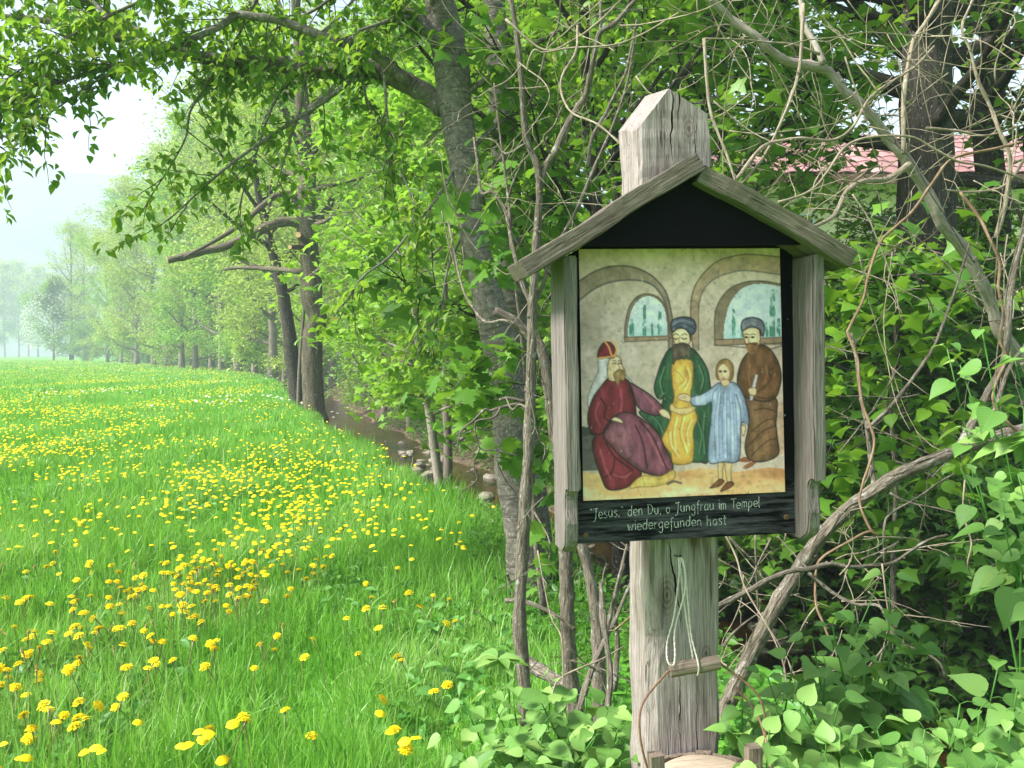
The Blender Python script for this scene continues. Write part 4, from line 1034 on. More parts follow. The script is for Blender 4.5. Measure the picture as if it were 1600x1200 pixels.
def make_tree(name, label, loc, seed, H, lo=0.25, spread=4.0, r=0.3, nlimb=12, nsub=5, ntwig=4, nleaf=25, tmpl=T_QUAD, size=0.25, mat='young', bark='far_bark',
              lift=0.5, group=None, indiv=0, lean=(0, 0), spray=0.25, trunk_pts=None, twigs=True, droop=0.35, low_limbs=True, cat='tree', tilt=0.5, topfrac=0.97, trunk_n=10):
    rg = np.random.default_rng(seed)
    loc = np.asarray(loc, float)
    t = empty(name, loc, label, cat, group)
    if trunk_pts is None:
        n = 9; zs = np.linspace(-0.25, H * topfrac, n)
        P = np.c_[np.cumsum(rg.normal(0, 0.02 * H / n, n)) + lean[0] * zs / H, np.cumsum(rg.normal(0, 0.02 * H / n, n)) + lean[1] * zs / H, zs]
        P[:, :2] -= P[0, :2]
        rad = r * (1 - 0.9 * (np.clip(zs, 0, None) / H) ** 0.9); rad[0] = r * 1.15; rad[1] = r * 0.9
        S = spline(np.c_[P, rad], 3); P, rad = S[:, :3], S[:, 3]
    else: P, rad = trunk_pts
    mb = MB(); V, F, T = tube(P, rad, trunk_n)
    V = V + norm(V - P[np.repeat(np.arange(len(P)), trunk_n)]) * (rg.normal(0, 0.05, len(V))[:, None] * np.repeat(rad, trunk_n)[:, None])
    mb.add(V, F, T); mb.build('trunk', M[bark], t)
    tw = MB(); lp = []
    for i in range(nlimb):
        f = lo + (0.97 - lo) * (i + rg.uniform(0, 0.8)) / nlimb
        k = f * (len(P) - 1); k0 = min(int(k), len(P) - 2)
        p0 = P[k0] + (P[k0 + 1] - P[k0]) * (k - k0); rr = np.interp(k, np.arange(len(P)), rad)
        az = i * 2.4 + rg.uniform(-0.5, 0.5)
        rel = (f - lo) / (1 - lo)
        el = R(12 + 58 * rel + rg.uniform(-10, 10))
        prof = (0.55 + 0.9 * rel) if rel < 0.45 else (1.0 - 0.55 * (rel - 0.45) / 0.55)
        L = spread * prof * rg.uniform(0.8, 1.2)
        LP, LR = grow(rg, p0, (math.cos(az) * math.cos(el), math.sin(az) * math.cos(el), math.sin(el)), L, min(rr * 0.62, 0.035 * L + 0.01), 6, 0.12, lift, 0.008 * L / 3)
        mbl = MB(); mbl.tube(LP, LR, 6); mbl.build('limb', M[bark], t)
        for j in range(nsub):
            k = rg.uniform(1.6, 6) if j else 6; k0 = min(int(k), 5)
            q0 = LP[k0] + (LP[k0 + 1] - LP[k0]) * (k - k0)
            d = norm(LP[k0 + 1] - LP[k0]) + rg.normal(0, 0.6, 3)
            SP, SR = grow(rg, q0, d, L * rg.uniform(0.25, 0.5), max(0.006, 0.4 * np.interp(k, np.arange(7), LR)), 4, 0.2, 0.15, 0.004)
            if twigs: tw.tube(SP, SR, 4)
            for q in range(ntwig):
                k = rg.uniform(0.8, 4) if q else 4; k0 = min(int(k), 3)
                w0 = SP[k0] + (SP[k0 + 1] - SP[k0]) * (k - k0)
                d = norm(SP[k0 + 1] - SP[k0]) + rg.normal(0, 0.7, 3) - A(0, 0, 0.15)
                TP, TR = grow(rg, w0, d, L * rg.uniform(0.14, 0.3), 0.006 + 0.001 * L, 3, 0.2, 0, 0.002)
                if twigs: tw.tube(TP, TR, 3)
                nn = rg.poisson(nleaf)
                if nn:
                    u = rg.uniform(0.1, 3, nn); u0 = np.minimum(u.astype(int), 2)
                    lp.append(TP[u0] + (TP[u0 + 1] - TP[u0]) * (u - u0)[:, None] + rg.normal(0, spray, (nn, 3)) * A(1, 1, 0.7))
    if twigs: tw.build('twigs', M[bark], t, kind='stuff')
    if lp:
        lp = np.concatenate(lp) + loc; n = len(lp)
        ax, up = leaf_dirs(rg, n, droop, tilt)
        leaves(t, loc, tmpl, lp, ax, up, size * rg.uniform(0.7, 1.25, n), rg.random(n), M[mat], M[mat + '_one'], indiv, rest='crown')
    return t

def gz0(x, y): return float(ground(x, y))
def at_base(pxx, Y): x = (pxx - 800) / FPX * Y; return A(x, Y, gz0(x, Y))

ORD = 'first second third fourth fifth sixth seventh eighth ninth tenth eleventh twelfth thirteenth fourteenth fifteenth sixteenth seventeenth eighteenth nineteenth twentieth'.split()
def relabel(group, fmt, key):
    L = sorted([o for o in COL.objects if o.get('group') == group and o.parent is None], key=key)
    for i, o in enumerate(L): o['label'] = fmt % ORD[i]
# --- row of field trees along the meadow edge (three grown trees, copied with turns and scale)
ROW = 'row of young-leaved trees along the meadow edge'
RL = 'yellow green young-leaved tree in the row along the meadow edge'
protoA = make_tree('field_tree', RL, at_base(425, 61), 21, 21, 0.06, 7.5, 0.30, 18, 6, 5, 36, size=0.25, mat='young', group=ROW, spray=0.38)
protoB = make_tree('field_tree', RL, at_base(372, 80), 22, 24, 0.05, 8.0, 0.33, 19, 6, 5, 36, size=0.28, mat='young', group=ROW, spray=0.42)
protoC = make_tree('field_tree', RL, at_base(305, 92), 23, 23, 0.05, 7.0, 0.28, 18, 6, 5, 34, size=0.28, mat='fresh', group=ROW, spray=0.42)
rgR = np.random.default_rng(77)
for i, (p_, Y, pr, s) in enumerate([(345, 86, protoC, 0.9), (284, 100, protoA, 1.05), (262, 112, protoB, 1.0), (240, 122, protoA, 1.1), (214, 134, protoB, 0.95), (190, 146, protoC, 1.05), (168, 160, protoA, 1.0), (330, 96, protoA, 0.95),
                                    (398, 70, protoC, 0.85), (445, 66, protoA, 0.9), (470, 75, protoB, 0.95), (520, 62, protoC, 0.9), (560, 54, protoB, 0.75), (500, 48, protoA, 0.62), (420, 92, protoB, 1.05), (300, 118, protoC, 1.1)]):
    c = copy_tree(pr); c.location = at_base(p_, Y); c.rotation_euler = (0, 0, rgR.uniform(0, 6.28)); c.scale = (s, s, s * rgR.uniform(0.92, 1.08))
# --- far clump in the haze
FG = 'far trees in the haze at the end of the meadow'
far1 = make_tree('far_tree', 'tall slender thin-leaved tree in the haze at the end of the meadow', at_base(112, 196), 31, 27, 0.20, 7.0, 0.42, 18, 8, 7, 4, size=0.40, mat='young', bark='dark_bark', spray=0.6, lift=1.5)
c = copy_tree(far1); c.location = at_base(134, 204); c.rotation_euler[2] = 2.0; c.scale = (0.9, 0.9, 0.96); c['label'] = 'second slender tree right behind the tall thin-leaved hazy one'
far2 = make_tree('flowering_tree', 'white blossoming tree beside the tall slender one at the meadow end', at_base(84, 194), 32, 13.5, 0.10, 6.5, 0.25, 15, 6, 5, 20, size=0.42, mat='linden', spray=0.6)
rgx = np.random.default_rng(8)
npt = 2600; th_ = rgx.uniform(0, 6.28, npt); zz_ = rgx.uniform(2.5, 13.5, npt); rr_ = 6.2 * np.sqrt(np.clip(1 - ((zz_ - 7.5) / 6.8) ** 2, 0.05, 1)) * rgx.uniform(0.8, 1.05, npt)
sel = np.cos(th_ - 3.6) > rgx.uniform(-0.9, 0.6, npt)
bp_ = np.c_[rr_ * np.cos(th_), rr_ * np.sin(th_), zz_][sel] + np.array(far2.location)
ax, up = leaf_dirs(rgx, len(bp_)); leaves(far2, far2.location, T_QUAD, bp_, ax, up, rgx.uniform(0.2, 0.45, len(bp_)), rgx.random(len(bp_)), M['blossom'], None, rest='blossoms')
far3 = make_tree('backdrop_tree', 'pale hazy tree of the far wood behind the road', at_base(60, 370), 33, 32, 0.12, 9.0, 0.36, 15, 6, 5, 15, size=0.72, mat='young', spray=1.1, group=FG)
for p_, Y, s, w in ((8, 268, 1.05, 0.95), (30, 275, 1.1, 0.9), (-40, 260, 1.0, 1.0), (-90, 280, 1.1, 1), (90, 285, 0.95, 1.0), (120, 300, 1.0, 1.0), (150, 290, 0.85, 1.1), (-5, 300, 1.15, 1.0), (45, 310, 0.9, 1.2), (-150, 270, 1, 1), (-210, 285, 1.1, 1), (180, 270, 0.9, 1.1), (210, 240, 0.9, 1.2)):
    c = copy_tree(far3); c.location = at_base(p_, Y * 1.4); c.rotation_euler[2] = rgR.uniform(0, 6.28); c.scale = (s * w, s * w, s)
# small shrubs at the feet of the row
bushA = make_tree('bush', 'low green bush under the field trees', at_base(130, 190), 41, 5.2, 0.04, 3.8, 0.08, 18, 5, 4, 22, size=0.27, mat='linden', spray=0.3, group='low bushes under the field trees', lift=0.2, cat='bush')
for p_, Y, s in ((120, 186, 1.2), (150, 176, 1.0), (176, 168, 1.3), (196, 158, 1.1), (214, 150, 1.0), (236, 140, 0.8), (256, 138, 1.2), (275, 130, 1.0), (322, 112, 1.2), (352, 100, 1.3), (376, 92, 1.1), (338, 104, 1.3), (398, 86, 1.0), (300, 122, 1.2), (410, 76, 0.8), (430, 70, 0.8), (290, 110, 1.1)):
    c = copy_tree(bushA); c.location = at_base(p_, Y) + A(2.5, 1.5, 0); c.rotation_euler[2] = rgR.uniform(0, 6.28); c.scale = (s, s, s)

# --- big pruned field tree with cut limbs
rgo = np.random.default_rng(51)
OY = 26.0; ob = at_base(491, OY)
def rel_branch(pts, Y, w, base, k=4, rg=None): 
    P, r_ = pix_branch(pts, Y, w, k, rg); return P - base, r_
TP, TR = rel_branch([(492, 660), (491, 640), (489, 600), (487, 560), (490, 520), (496, 495), (488, 470), (486, 430), (483, 390), (478, 350), (478, 310), (480, 270), (476, 220), (472, 160), (468, 90), (462, 0), (455, -120), (450, -220)], OY, (46, 10), ob, 3)
TR = np.interp(np.linspace(0, 1, len(TR)), [0, 0.06, 0.12, 0.32, 0.36, 0.42, 0.6, 0.75, 1], A(46, 35, 32, 30, 36, 29, 30, 22, 7)) / 2 * OY / FPX
oak = make_tree('pruned_tree', 'large pruned tree with lopped limbs and brown mossy trunk at meadow edge', ob, 52, 19, 0.60, 4.2, 0.28, 14, 5, 5, 22, size=0.13, mat='fresh', bark='oak_bark', spray=0.28, trunk_pts=(TP, TR), trunk_n=14)
for pts, w, dY in (([(476, 352), (458, 347), (436, 348), (410, 358), (380, 374), (350, 386), (320, 392), (292, 400), (262, 407)], (16, 11), -1.2), ([(474, 312), (450, 303), (428, 308), (405, 326), (380, 348), (350, 368), (318, 386), (288, 402)], (12, 4), -2.0),
                   ([(478, 425), (450, 422), (420, 420), (380, 418), (350, 421)], (10, 5), 1.5), ([(480, 380), (470, 370), (466, 367)], (11, 10), -1.3), ([(480, 388), (466, 386), (453, 386)], (9, 8), -1.2), ([(492, 350), (505, 335), (516, 320), (520, 300)], (14, 8), 0.5), ([(484, 352), (510, 345), (524, 330), (530, 322)], (7, 3), -1)):
    P, r_ = rel_branch(pts, (OY, OY + dY), w, ob, 4, rgo)
    mb = MB(); mb.tube(P, r_, 9); lb = mb.build('limb', M['oak_bark'], oak)
    if w[1] >= 8:
        d = norm(P[-1] - P[-2]); mb = MB(); mb.tube([P[-1] - d * 0.02, P[-1] + d * 0.012], [r_[-1] * 0.93, r_[-1] * 0.9], 10); mb.build('cut_face', M['cut_wood'], lb, smooth=False)
t2b = at_base(464, 30)
make_tree('leaning_tree', 'dark-trunked tree leaning toward the meadow beside the large pruned tree', t2b, 54, 16, 0.50, 3.6, 0.2, 12, 5, 5, 14, size=0.15, mat='young', bark='dark_bark', spray=0.3,
          trunk_pts=rel_branch([(466, 632), (462, 600), (456, 560), (452, 520), (446, 480), (438, 440), (425, 390), (412, 340), (400, 280), (395, 200)], 30, (26, 6), t2b, 3))
make_tree('field_sapling', 'thin pale sapling between the pruned tree and the leaning one', at_base(466, 27.2), 55, 9, 0.35, 2.4, 0.06, 10, 4, 4, 9, size=0.12, mat='young', bark='stem_bark', spray=0.2, lean=(0.6, 0))

# ------------------------------------------------------------------ cherry tree on the bank
rgc = np.random.default_rng(61)
CB = px(832, 935, 6.4); CB[2] = gz0(CB[0], CB[1]) 
cherry = empty('cherry_tree', CB, 'tall cherry tree with ringed grey bark on the bank beside the shrine', 'tree')
Pc = [(836, 975), (830, 930), (822, 843), (808, 758), (796, 645), (786, 560), (772, 500), (756, 440), (744, 390), (737, 330), (728, 270), (718, 210), (710, 150), (704, 90), (692, 30), (680, -30), (660, -110), (640, -220)]
P, r_ = pix_branch(Pc, (6.4, 6.1), 60, 4)
r_ = np.interp(np.linspace(0, 1, len(r_)), [0, 0.05, 0.12, 0.27, 0.33, 0.4, 0.6, 0.8, 0.86, 1], A(98, 84, 66, 54, 58, 46, 47, 55, 44, 30)) / 2 * 6.3 / FPX
mb = MB(); V, F, T = tube(P - CB, r_, 18)
V = V + norm(V - (P - CB)[np.repeat(np.arange(len(P)), 18)]) * (rgc.normal(0, 0.035, len(V))[:, None] * np.repeat(r_, 18)[:, None])
mb.add(V, F, T); mb.build('trunk', M['cherry_bark'], cherry)
P2, r2 = pix_branch([(846, 985), (840, 900), (826, 760), (812, 640), (806, 540), (800, 440), (795, 340), (788, 240), (783, 150), (777, 70), (772, 0), (765, -120)], (6.85, 6.9), (60, 30), 4)
mb = MB(); mb.tube(P2 - CB, r2, 14); mb.build('trunk', M['cherry_bark'], cherry, label='second darker stem rising close behind the first')
mb = MB(); kn = px(712, 28, 6.0); 
limbs = []
def limb(pts, Y, w, sides=9, dens=1.0, k=4):
    P, r_ = pix_branch(pts, Y, w, k, rgc, 0.03)
    mb = MB(); mb.tube(P - CB, r_, sides); mb.build('limb', M['cherry_bark'], cherry)
    limbs.append((P, r_, dens)); return P
limb([(694, 170), (678, 156), (644, 134), (619, 122), (587, 108), (556, 106), (531, 111), (475, 108), (437, 101), (375, 97), (322, 91), (262, 80), (194, 62), (125, 44), (62, 31), (0, 25), (-70, 10)], (6.3, 6.3), (34, 5))
limb([(640, 130), (584, 84), (550, 69), (519, 62), (462, 41), (431, 31), (390, 25), (369, 23), (344, 41), (312, 56), (275, 72), (225, 87), (187, 103), (125, 118), (60, 140), (0, 165), (-60, 185)], (6.2, 5.9), (18, 3))
limb([(553, 120), (534, 137), (509, 156), (462, 187), (400, 228), (350, 265), (300, 310), (262, 345)], (6.2, 6.3), (9, 2), dens=0.28)
limb([(344, 94), (318, 140), (297, 175), (290, 215), (266, 260), (240, 300), (219, 337)], (6.3, 6.5), (5, 1.5), dens=0.2)
limb([(700, 80), (660, 40), (620, 10), (560, -40), (480, -90), (380, -120)], (6.1, 6.0), (26, 6))
limb([(696, 40), (690, -20), (640, -80), (560, -140)], (6.1, 5.6), (28, 10))
limb([(664, 28), (640, 26), (620, 28), (590, 38), (560, 48)], (6.1, 5.8), (9, 4))
limb([(260, 78), (220, 50), (170, 20), (110, -10), (40, -30)], (6.3, 6.8), (8, 3))
limb([(470, 108), (440, 140), (420, 180), (400, 240), (380, 300), (370, 345)], (6.3, 6.4), (6, 1.5), dens=0.18)
limb([(600, 112), (605, 180), (615, 240), (640, 300), (660, 370)], (6.1, 6.0), (5, 1.5), dens=0.35)
limb([(560, 106), (575, 160), (600, 220), (612, 262)], (6.2, 6.3), (4, 1.5))
limb([(510, 60), (480, 110), (470, 170), (450, 230), (430, 300)], (6.1, 6.4), (5, 1.5), dens=0.2)
limb([(710, 160), (750, 130), (800, 100), (850, 60), (900, 40), (960, 10)], (6.2, 5.8), (10, 4))
limb([(380, -120), (300, -60), (240, -10), (180, 20), (120, 50), (60, 90), (0, 130)], (6.0, 5.9), (8, 2))
limb([(480, -90), (420, -30), (380, 40), (350, 110), (330, 160)], (6.0, 6.4), (8, 2))
limb([(722, 250), (760, 210), (800, 180), (850, 160), (900, 150)], (6.2, 6.6), (8, 3))
limb([(720, 240), (690, 300), (650, 350), (610, 400), (560, 440), (525, 510)], (6.2, 5.9), (6, 1.6), dens=0.25)
limb([(740, 330), (700, 420), (690, 480), (670, 520), (640, 580)], (6.3, 6.0), (5, 1.5), dens=0.25)
limb([(125, 44), (90, 80), (60, 120), (20, 150), (-40, 170)], (6.3, 6.0), (5, 2), dens=1.6)
limb([(187, 103), (130, 140), (80, 175), (30, 205), (-30, 225)], (6.0, 5.9), (4, 2), dens=0.7)
limb([(180, 40), (120, -20), (40, -60), (-40, -80)], (6.3, 6.6), (8, 3), dens=1.4)
limb([(560, -40), (500, 10), (440, 40), (400, 60)], (6.2, 6.8), (7, 3), dens=1.0)
lp, tw = [], MB()
for li, (P, r_, dens) in enumerate(limbs):
    Ltot = np.linalg.norm(np.diff(P, axis=0), axis=1).sum()
    n = int(Ltot * 14 * dens) + 3
    for _ in range(n):
        k = rgc.uniform(0.15, 1) * (len(P) - 1); k0 = min(int(k), len(P) - 2)
        p0 = P[k0] + (P[k0 + 1] - P[k0]) * (k - k0)
        d = norm(P[k0 + 1] - P[k0]) * 0.8 + rgc.normal(0, 0.6, 3) * A(1, 1, 0.7) + A(0, 0, -0.05)
        L = rgc.uniform(0.18, 0.55)
        Q, qr = grow(rgc, p0, d, L, 0.0045, 5, 0.16, -0.12, 0.0015)
        tw.tube(Q - CB, qr, 4)
        for u in np.arange(0.25, 1.01, 0.125):
            if rgc.random() < 0.22: continue
            c_ = Q[0] + 0; kk = u * 5; a0 = min(int(kk), 4); c_ = Q[a0] + (Q[a0 + 1] - Q[a0]) * (kk - a0)
            for _q in range(rgc.integers(2, 6)): lp.append(c_ + rgc.normal(0, 0.03, 3))
tw.build('twigs', M['dead_twig'], cherry, kind='stuff')
lp = np.array(lp); n = len(lp)
az = rgc.uniform(0, 6.28, n); ax = norm(np.c_[0.9 * np.cos(az), 0.9 * np.sin(az), rgc.normal(-0.55, 0.45, n)]); up = norm(np.c_[rgc.normal(0, 0.5, n), rgc.normal(0, 0.5, n), np.ones(n)])
rn = np.clip(rgc.beta(2, 2.2, n) * 0.85 + (rgc.random(n) < 0.03) * 0.2, 0, 1)
leaves(cherry, CB, T_CHERRY, lp, ax, up, rgc.uniform(0.05, 0.088, n), rn, M['cherry'], M['cherry_one'], 300, rest='crown')

# ------------------------------------------------------------------ bank saplings, maples and the wood beyond the stream
sb = px(688, 777, 10.7); sb[2] = gz0(sb[0], sb[1])
make_tree('maple_sapling', 'slim grey maple sapling leaning over the stream from the meadow bank', sb, 71, 6.5, 0.36, 1.15, 0.05, 16, 5, 4, 11, T_MAPLE_S, 0.105, 'fresh', 'pale_bark', lift=0.1, spray=0.15, indiv=260,
          trunk_pts=rel_branch([(689, 800), (688, 777), (684, 737), (677, 690), (672, 650), (662, 610), (655, 550), (648, 480), (640, 400), (632, 320), (628, 240), (625, 160)], 10.7, (16, 5), sb, 3))
mb_ = at_base(1010, 7.4)
make_tree('maple_tree', 'dark green maple with broad lobed leaves right behind the shrine', at_base(985, 7.6), 72, 7.5, 0.16, 2.6, 0.09, 24, 6, 4, 13, T_MAPLE_S, 0.13, 'maple', 'dark_bark', lift=0.2, spray=0.16, indiv=300, lean=(-0.5, -0.3))
# low maple branches in front of the cherry trunk
lm = empty('young_maple', at_base(845, 5.5), 'young maple with fresh green lobed leaves growing against the cherry trunk', 'tree')
lmb = np.array(lm.location); lp = []; rgm = np.random.default_rng(73)
mbt = MB(); P, r_ = pix_branch([(850, 960), (838, 850), (830, 720), (822, 600), (812, 500), (800, 400), (790, 320)], (5.6, 5.5), (12, 4), 4); mbt.tube(P - lmb, r_, 7); mbt.build('trunk', M['stem_bark'], lm)
mbt = MB()
for pts in ([(800, 400), (770, 360), (740, 330), (710, 310)], [(805, 440), (780, 420), (755, 410)], [(815, 520), (790, 545), (760, 560), (725, 590), (705, 610)], [(822, 600), (790, 600), (760, 620), (735, 640)], [(828, 690), (810, 700), (790, 720)], [(796, 360), (780, 300), (800, 260)], [(830, 720), (850, 740), (870, 760)], [(826, 650), (850, 640), (880, 620)], [(835, 800), (860, 850), (850, 900)]):
    P, r_ = pix_branch(pts, (5.5, 5.1), (4, 1.5), 4, rgm); mbt.tube(P - lmb, r_, 4)
    for p_ in P[2:]:
        for _q in range(rgm.integers(2, 4)): lp.append(p_ + rgm.normal(0, 0.055, 3) * A(1.2, 1, 0.9))
mbt.build('twigs', M['stem_bark'], lm, kind='stuff')
lp = np.array(lp); n = len(lp); ax, up = leaf_dirs(rgm, n, 0.7, 0.45); ax[:, 1] -= 0.4
leaves(lm, lmb, T_MAPLE, lp, norm(ax), up, rgm.uniform(0.09, 0.15, n), rgm.random(n), M['maple'], M['maple_one'], 280)

big1 = at_base(1440, 10.2)
make_tree('linden_tree', 'massive dark-barked tree trunk beyond the stream with bright leaves', big1, 81, 15, 0.44, 3.8, 0.30, 22, 5, 4, 8, T_LINDEN, 0.105, 'linden', 'dark_bark', lift=-0.05, spray=0.2, indiv=300, trunk_n=16,
          trunk_pts=rel_branch([(1425, 840), (1430, 760), (1434, 640), (1440, 520), (1446, 400), (1448, 280), (1446, 160), (1450, 40), (1452, -80), (1455, -250), (1450, -420), (1446, -640)], 10.2, (110, 40), big1, 3))
big2 = at_base(1556, 12.2)
make_tree('linden_tree', 'slimmer dark tree with curved trunk next to the massive dark trunk', big2, 82, 13, 0.45, 3.0, 0.16, 16, 5, 4, 8, T_LINDEN, 0.11, 'maple', 'dark_bark', lift=0.1, spray=0.22, trunk_n=12,
          trunk_pts=rel_branch([(1560, 720), (1556, 600), (1552, 480), (1556, 380), (1548, 280), (1542, 200), (1552, 120), (1556, 40), (1550, -60), (1545, -200), (1540, -350)], 12.2, (56, 26), big2, 3))
ll = empty('linden_sapling', at_base(1390, 6.0), 'bright green broad-leaved sapling between the shrine and the massive trunk', 'tree'); llb = np.array(ll.location); rgm = np.random.default_rng(88); lp = []
mbt = MB(); P, r_ = pix_branch([(1400, 1000), (1395, 880), (1400, 760), (1392, 640), (1400, 540), (1395, 450), (1400, 380)], (6.2, 6.0), (9, 4), 4); mbt.tube(P - llb, r_, 7); mbt.build('trunk', M['stem_bark'], ll); mbt = MB()
for pts in ([(1400, 470), (1440, 450), (1480, 470), (1520, 460)], [(1395, 480), (1350, 460), (1310, 470), (1290, 440)], [(1395, 560), (1420, 540), (1460, 550), (1500, 545)], [(1393, 600), (1350, 590), (1320, 600)], [(1400, 500), (1430, 500), (1460, 500)], [(1395, 440), (1360, 420), (1320, 410)], [(1398, 680), (1440, 690), (1480, 700), (1510, 720)], [(1398, 720), (1450, 740), (1490, 770)], [(1395, 650), (1440, 640), (1490, 640)], [(1395, 520), (1340, 520), (1300, 540)], [(1400, 400), (1440, 390), (1480, 400), (1530, 420)], [(1396, 760), (1350, 740), (1310, 720)], [(1400, 840), (1350, 800), (1320, 790)]):
    P, r_ = pix_branch(pts, (6.0, 5.5), (4, 1.5), 4, rgm); mbt.tube(P - llb, r_, 4)
    for p_ in P[1:]:
        for _q in range(rgm.integers(2, 5)): lp.append(p_ + rgm.normal(0, 0.06, 3) * A(1.2, 1.4, 0.8))
mbt.build('twigs', M['stem_bark'], ll, kind='stuff')
lp = np.array(lp); n = len(lp); ax, up = leaf_dirs(rgm, n, 0.45, 0.4)
leaves(ll, llb, T_LINDEN, lp, ax, up, rgm.uniform(0.075, 0.125, n), rgm.random(n), M['linden'], M['linden_one'], 290)
UND = 'maples of the wood beyond the stream'
w1 = make_tree('wood_maple', 'green leafed maple of the wood beyond the stream', at_base(1130, 12.5), 83, 9.5, 0.12, 2.6, 0.10, 20, 6, 5, 9, T_MAPLE_S, 0.15, 'linden', 'dark_bark', lift=0.2, spray=0.25, group=UND)
for p_, Y, s, rz in ((1060, 11, 0.9, 1), (960, 13, 1.0, 3), (880, 14.5, 1.05, 4), (1690, 12, 0.9, 5), (1010, 17, 1.3, 1.4), (800, 18, 1.15, 5.1)):
    c = copy_tree(w1); c.location = at_base(p_, Y); c.rotation_euler[2] = rz; c.scale = (s, s, s)
BNK = 'bright green trees overhanging the stream further back'
w2 = make_tree('stream_tree', 'bright fresh green tree overhanging the stream further back', at_base(700, 19), 84, 9, 0.10, 3.2, 0.09, 20, 6, 5, 12, T_SMALL, 0.13, 'fresh', 'far_bark', lift=0.3, spray=0.22, group=BNK)
for p_, Y, s, rz in ((745, 24, 1.2, 1), (640, 30, 1.2, 2), (690, 34, 1.4, 3), (600, 36, 1.3, 4), (570, 42, 1.4, 5), (640, 46, 1.6, 0.5), (740, 30, 1.4, 1.5), (790, 25, 1.3, 2.5), (545, 50, 1.3, 0.9), (850, 22, 1.2, 3.7)):
    c = copy_tree(w2); c.location = at_base(p_, Y); c.rotation_euler[2] = rz; c.scale = (s, s, s)
BSH = 'round green bushes on the far bank of the stream'
def far_bank(Y, off): x = float(cx(Y) + hw(Y) + off); return A(x, Y, gz0(x, Y))
b1 = make_tree('bank_bush', 'round green bush on the far bank of the stream', far_bank(17.5, 1.6), 91, 1.9, 0.04, 1.5, 0.03, 18, 5, 4, 16, T_SMALL, 0.075, 'linden', 'stem_bark', lift=0.3, spray=0.13, group=BSH, cat='bush')
for Y, off, s, rz in ((20, 1.9, 1.0, 1), (14.5, 1.7, 0.8, 2), (23, 1.9, 1.2, 3), (27, 1.9, 1.2, 4), (31, 2.0, 1.3, 5), (35, 1.5, 1.5, 6), (21, 3.6, 1.5, 0.6), (26, 4.2, 1.6, 2.9), (16, 3.2, 1.3, 1.2), (13, 2.4, 1.1, 2.1), (12, 3.6, 1.3, 3.1), (40, 1.0, 1.6, 1), (11, 2.6, 1.0, 4), (31, 4.5, 1.8, 4.4), (18.5, 2.8, 1.2, 5)):
    c = copy_tree(b1); c.location = far_bank(Y, off); c.rotation_euler[2] = rz; c.scale = (s, s, s)
relabel(ROW, 'yellow green young-leaved tree, %s in the row going away from the pruned tree', lambda o: o.location[1])
relabel(FG, 'pale hazy tree of the far wood, %s going deeper from the blossoming tree', lambda o: o.location[1])
relabel('low bushes under the field trees', 'low green bush under the field trees, %s going away along the row', lambda o: o.location[1])
relabel(UND, 'leafy maple of the wood beyond the stream, %s going away from the shrine', lambda o: o.location[1])
relabel(BNK, 'bright fresh green tree overhanging the stream, %s going away along the water', lambda o: o.location[1])
relabel(BSH, 'round green bush on the far stream bank, %s going away along the water', lambda o: o.location[1])

# ------------------------------------------------------------------ bare stems, dead limbs and vines round the shrine
rgs = np.random.default_rng(101)
def shrub(name, label, cat, basept, stems, mat, group=None):
    b = np.asarray(basept, float); e = empty(name, b, label, cat, group)
    for st in stems:
        nm, pts, Y, w = st[:4]; mt = st[4] if len(st) > 4 else mat
        P, r_ = pix_branch(pts, Y, (w[0] * 0.88, w[1] * 0.8), 5, rgs, 0.02)
        mb = MB(); V, F, T = tube(P - b, r_, 10 if max(r_) > 0.008 else 6); nn = 10 if max(r_) > 0.008 else 6
        V = V + norm(V - (P - b)[np.repeat(np.arange(len(P)), nn)]) * (rgs.normal(0, 0.06, len(V))[:, None] * np.repeat(r_, nn)[:, None])
        mb.add(V, F, T)
        for q in range(int(np.linalg.norm(np.diff(P, axis=0), axis=1).sum() / 0.10)):   # spurs and buds
            k = rgs.integers(1, len(P) - 1); dd = norm(P[k + 1 if k + 1 < len(P) else k] - P[k - 1]); side = norm(np.cross(dd, rgs.normal(0, 1, 3)))
            if rgs.random() < 0.5: Q, qr = grow(rgs, P[k] - b, side + dd * 0.7, rgs.uniform(0.03, 0.13), min(r_[k] * 0.5, 0.0024), 4, 0.2, 0, 0.0006); mb.tube(Q, qr, 4)
            else: c0 = P[k] - b; mb.tube(np.array([c0, c0 + side * (r_[k] + 0.002), c0 + side * (r_[k] + 0.004) + dd * 0.003]), [0.55 * r_[k], 0.4 * r_[k] + 0.0008, 0.0005], 5)
        mb.build(nm, M[mt], e)
    return e
lb = at_base(826, 3.2)
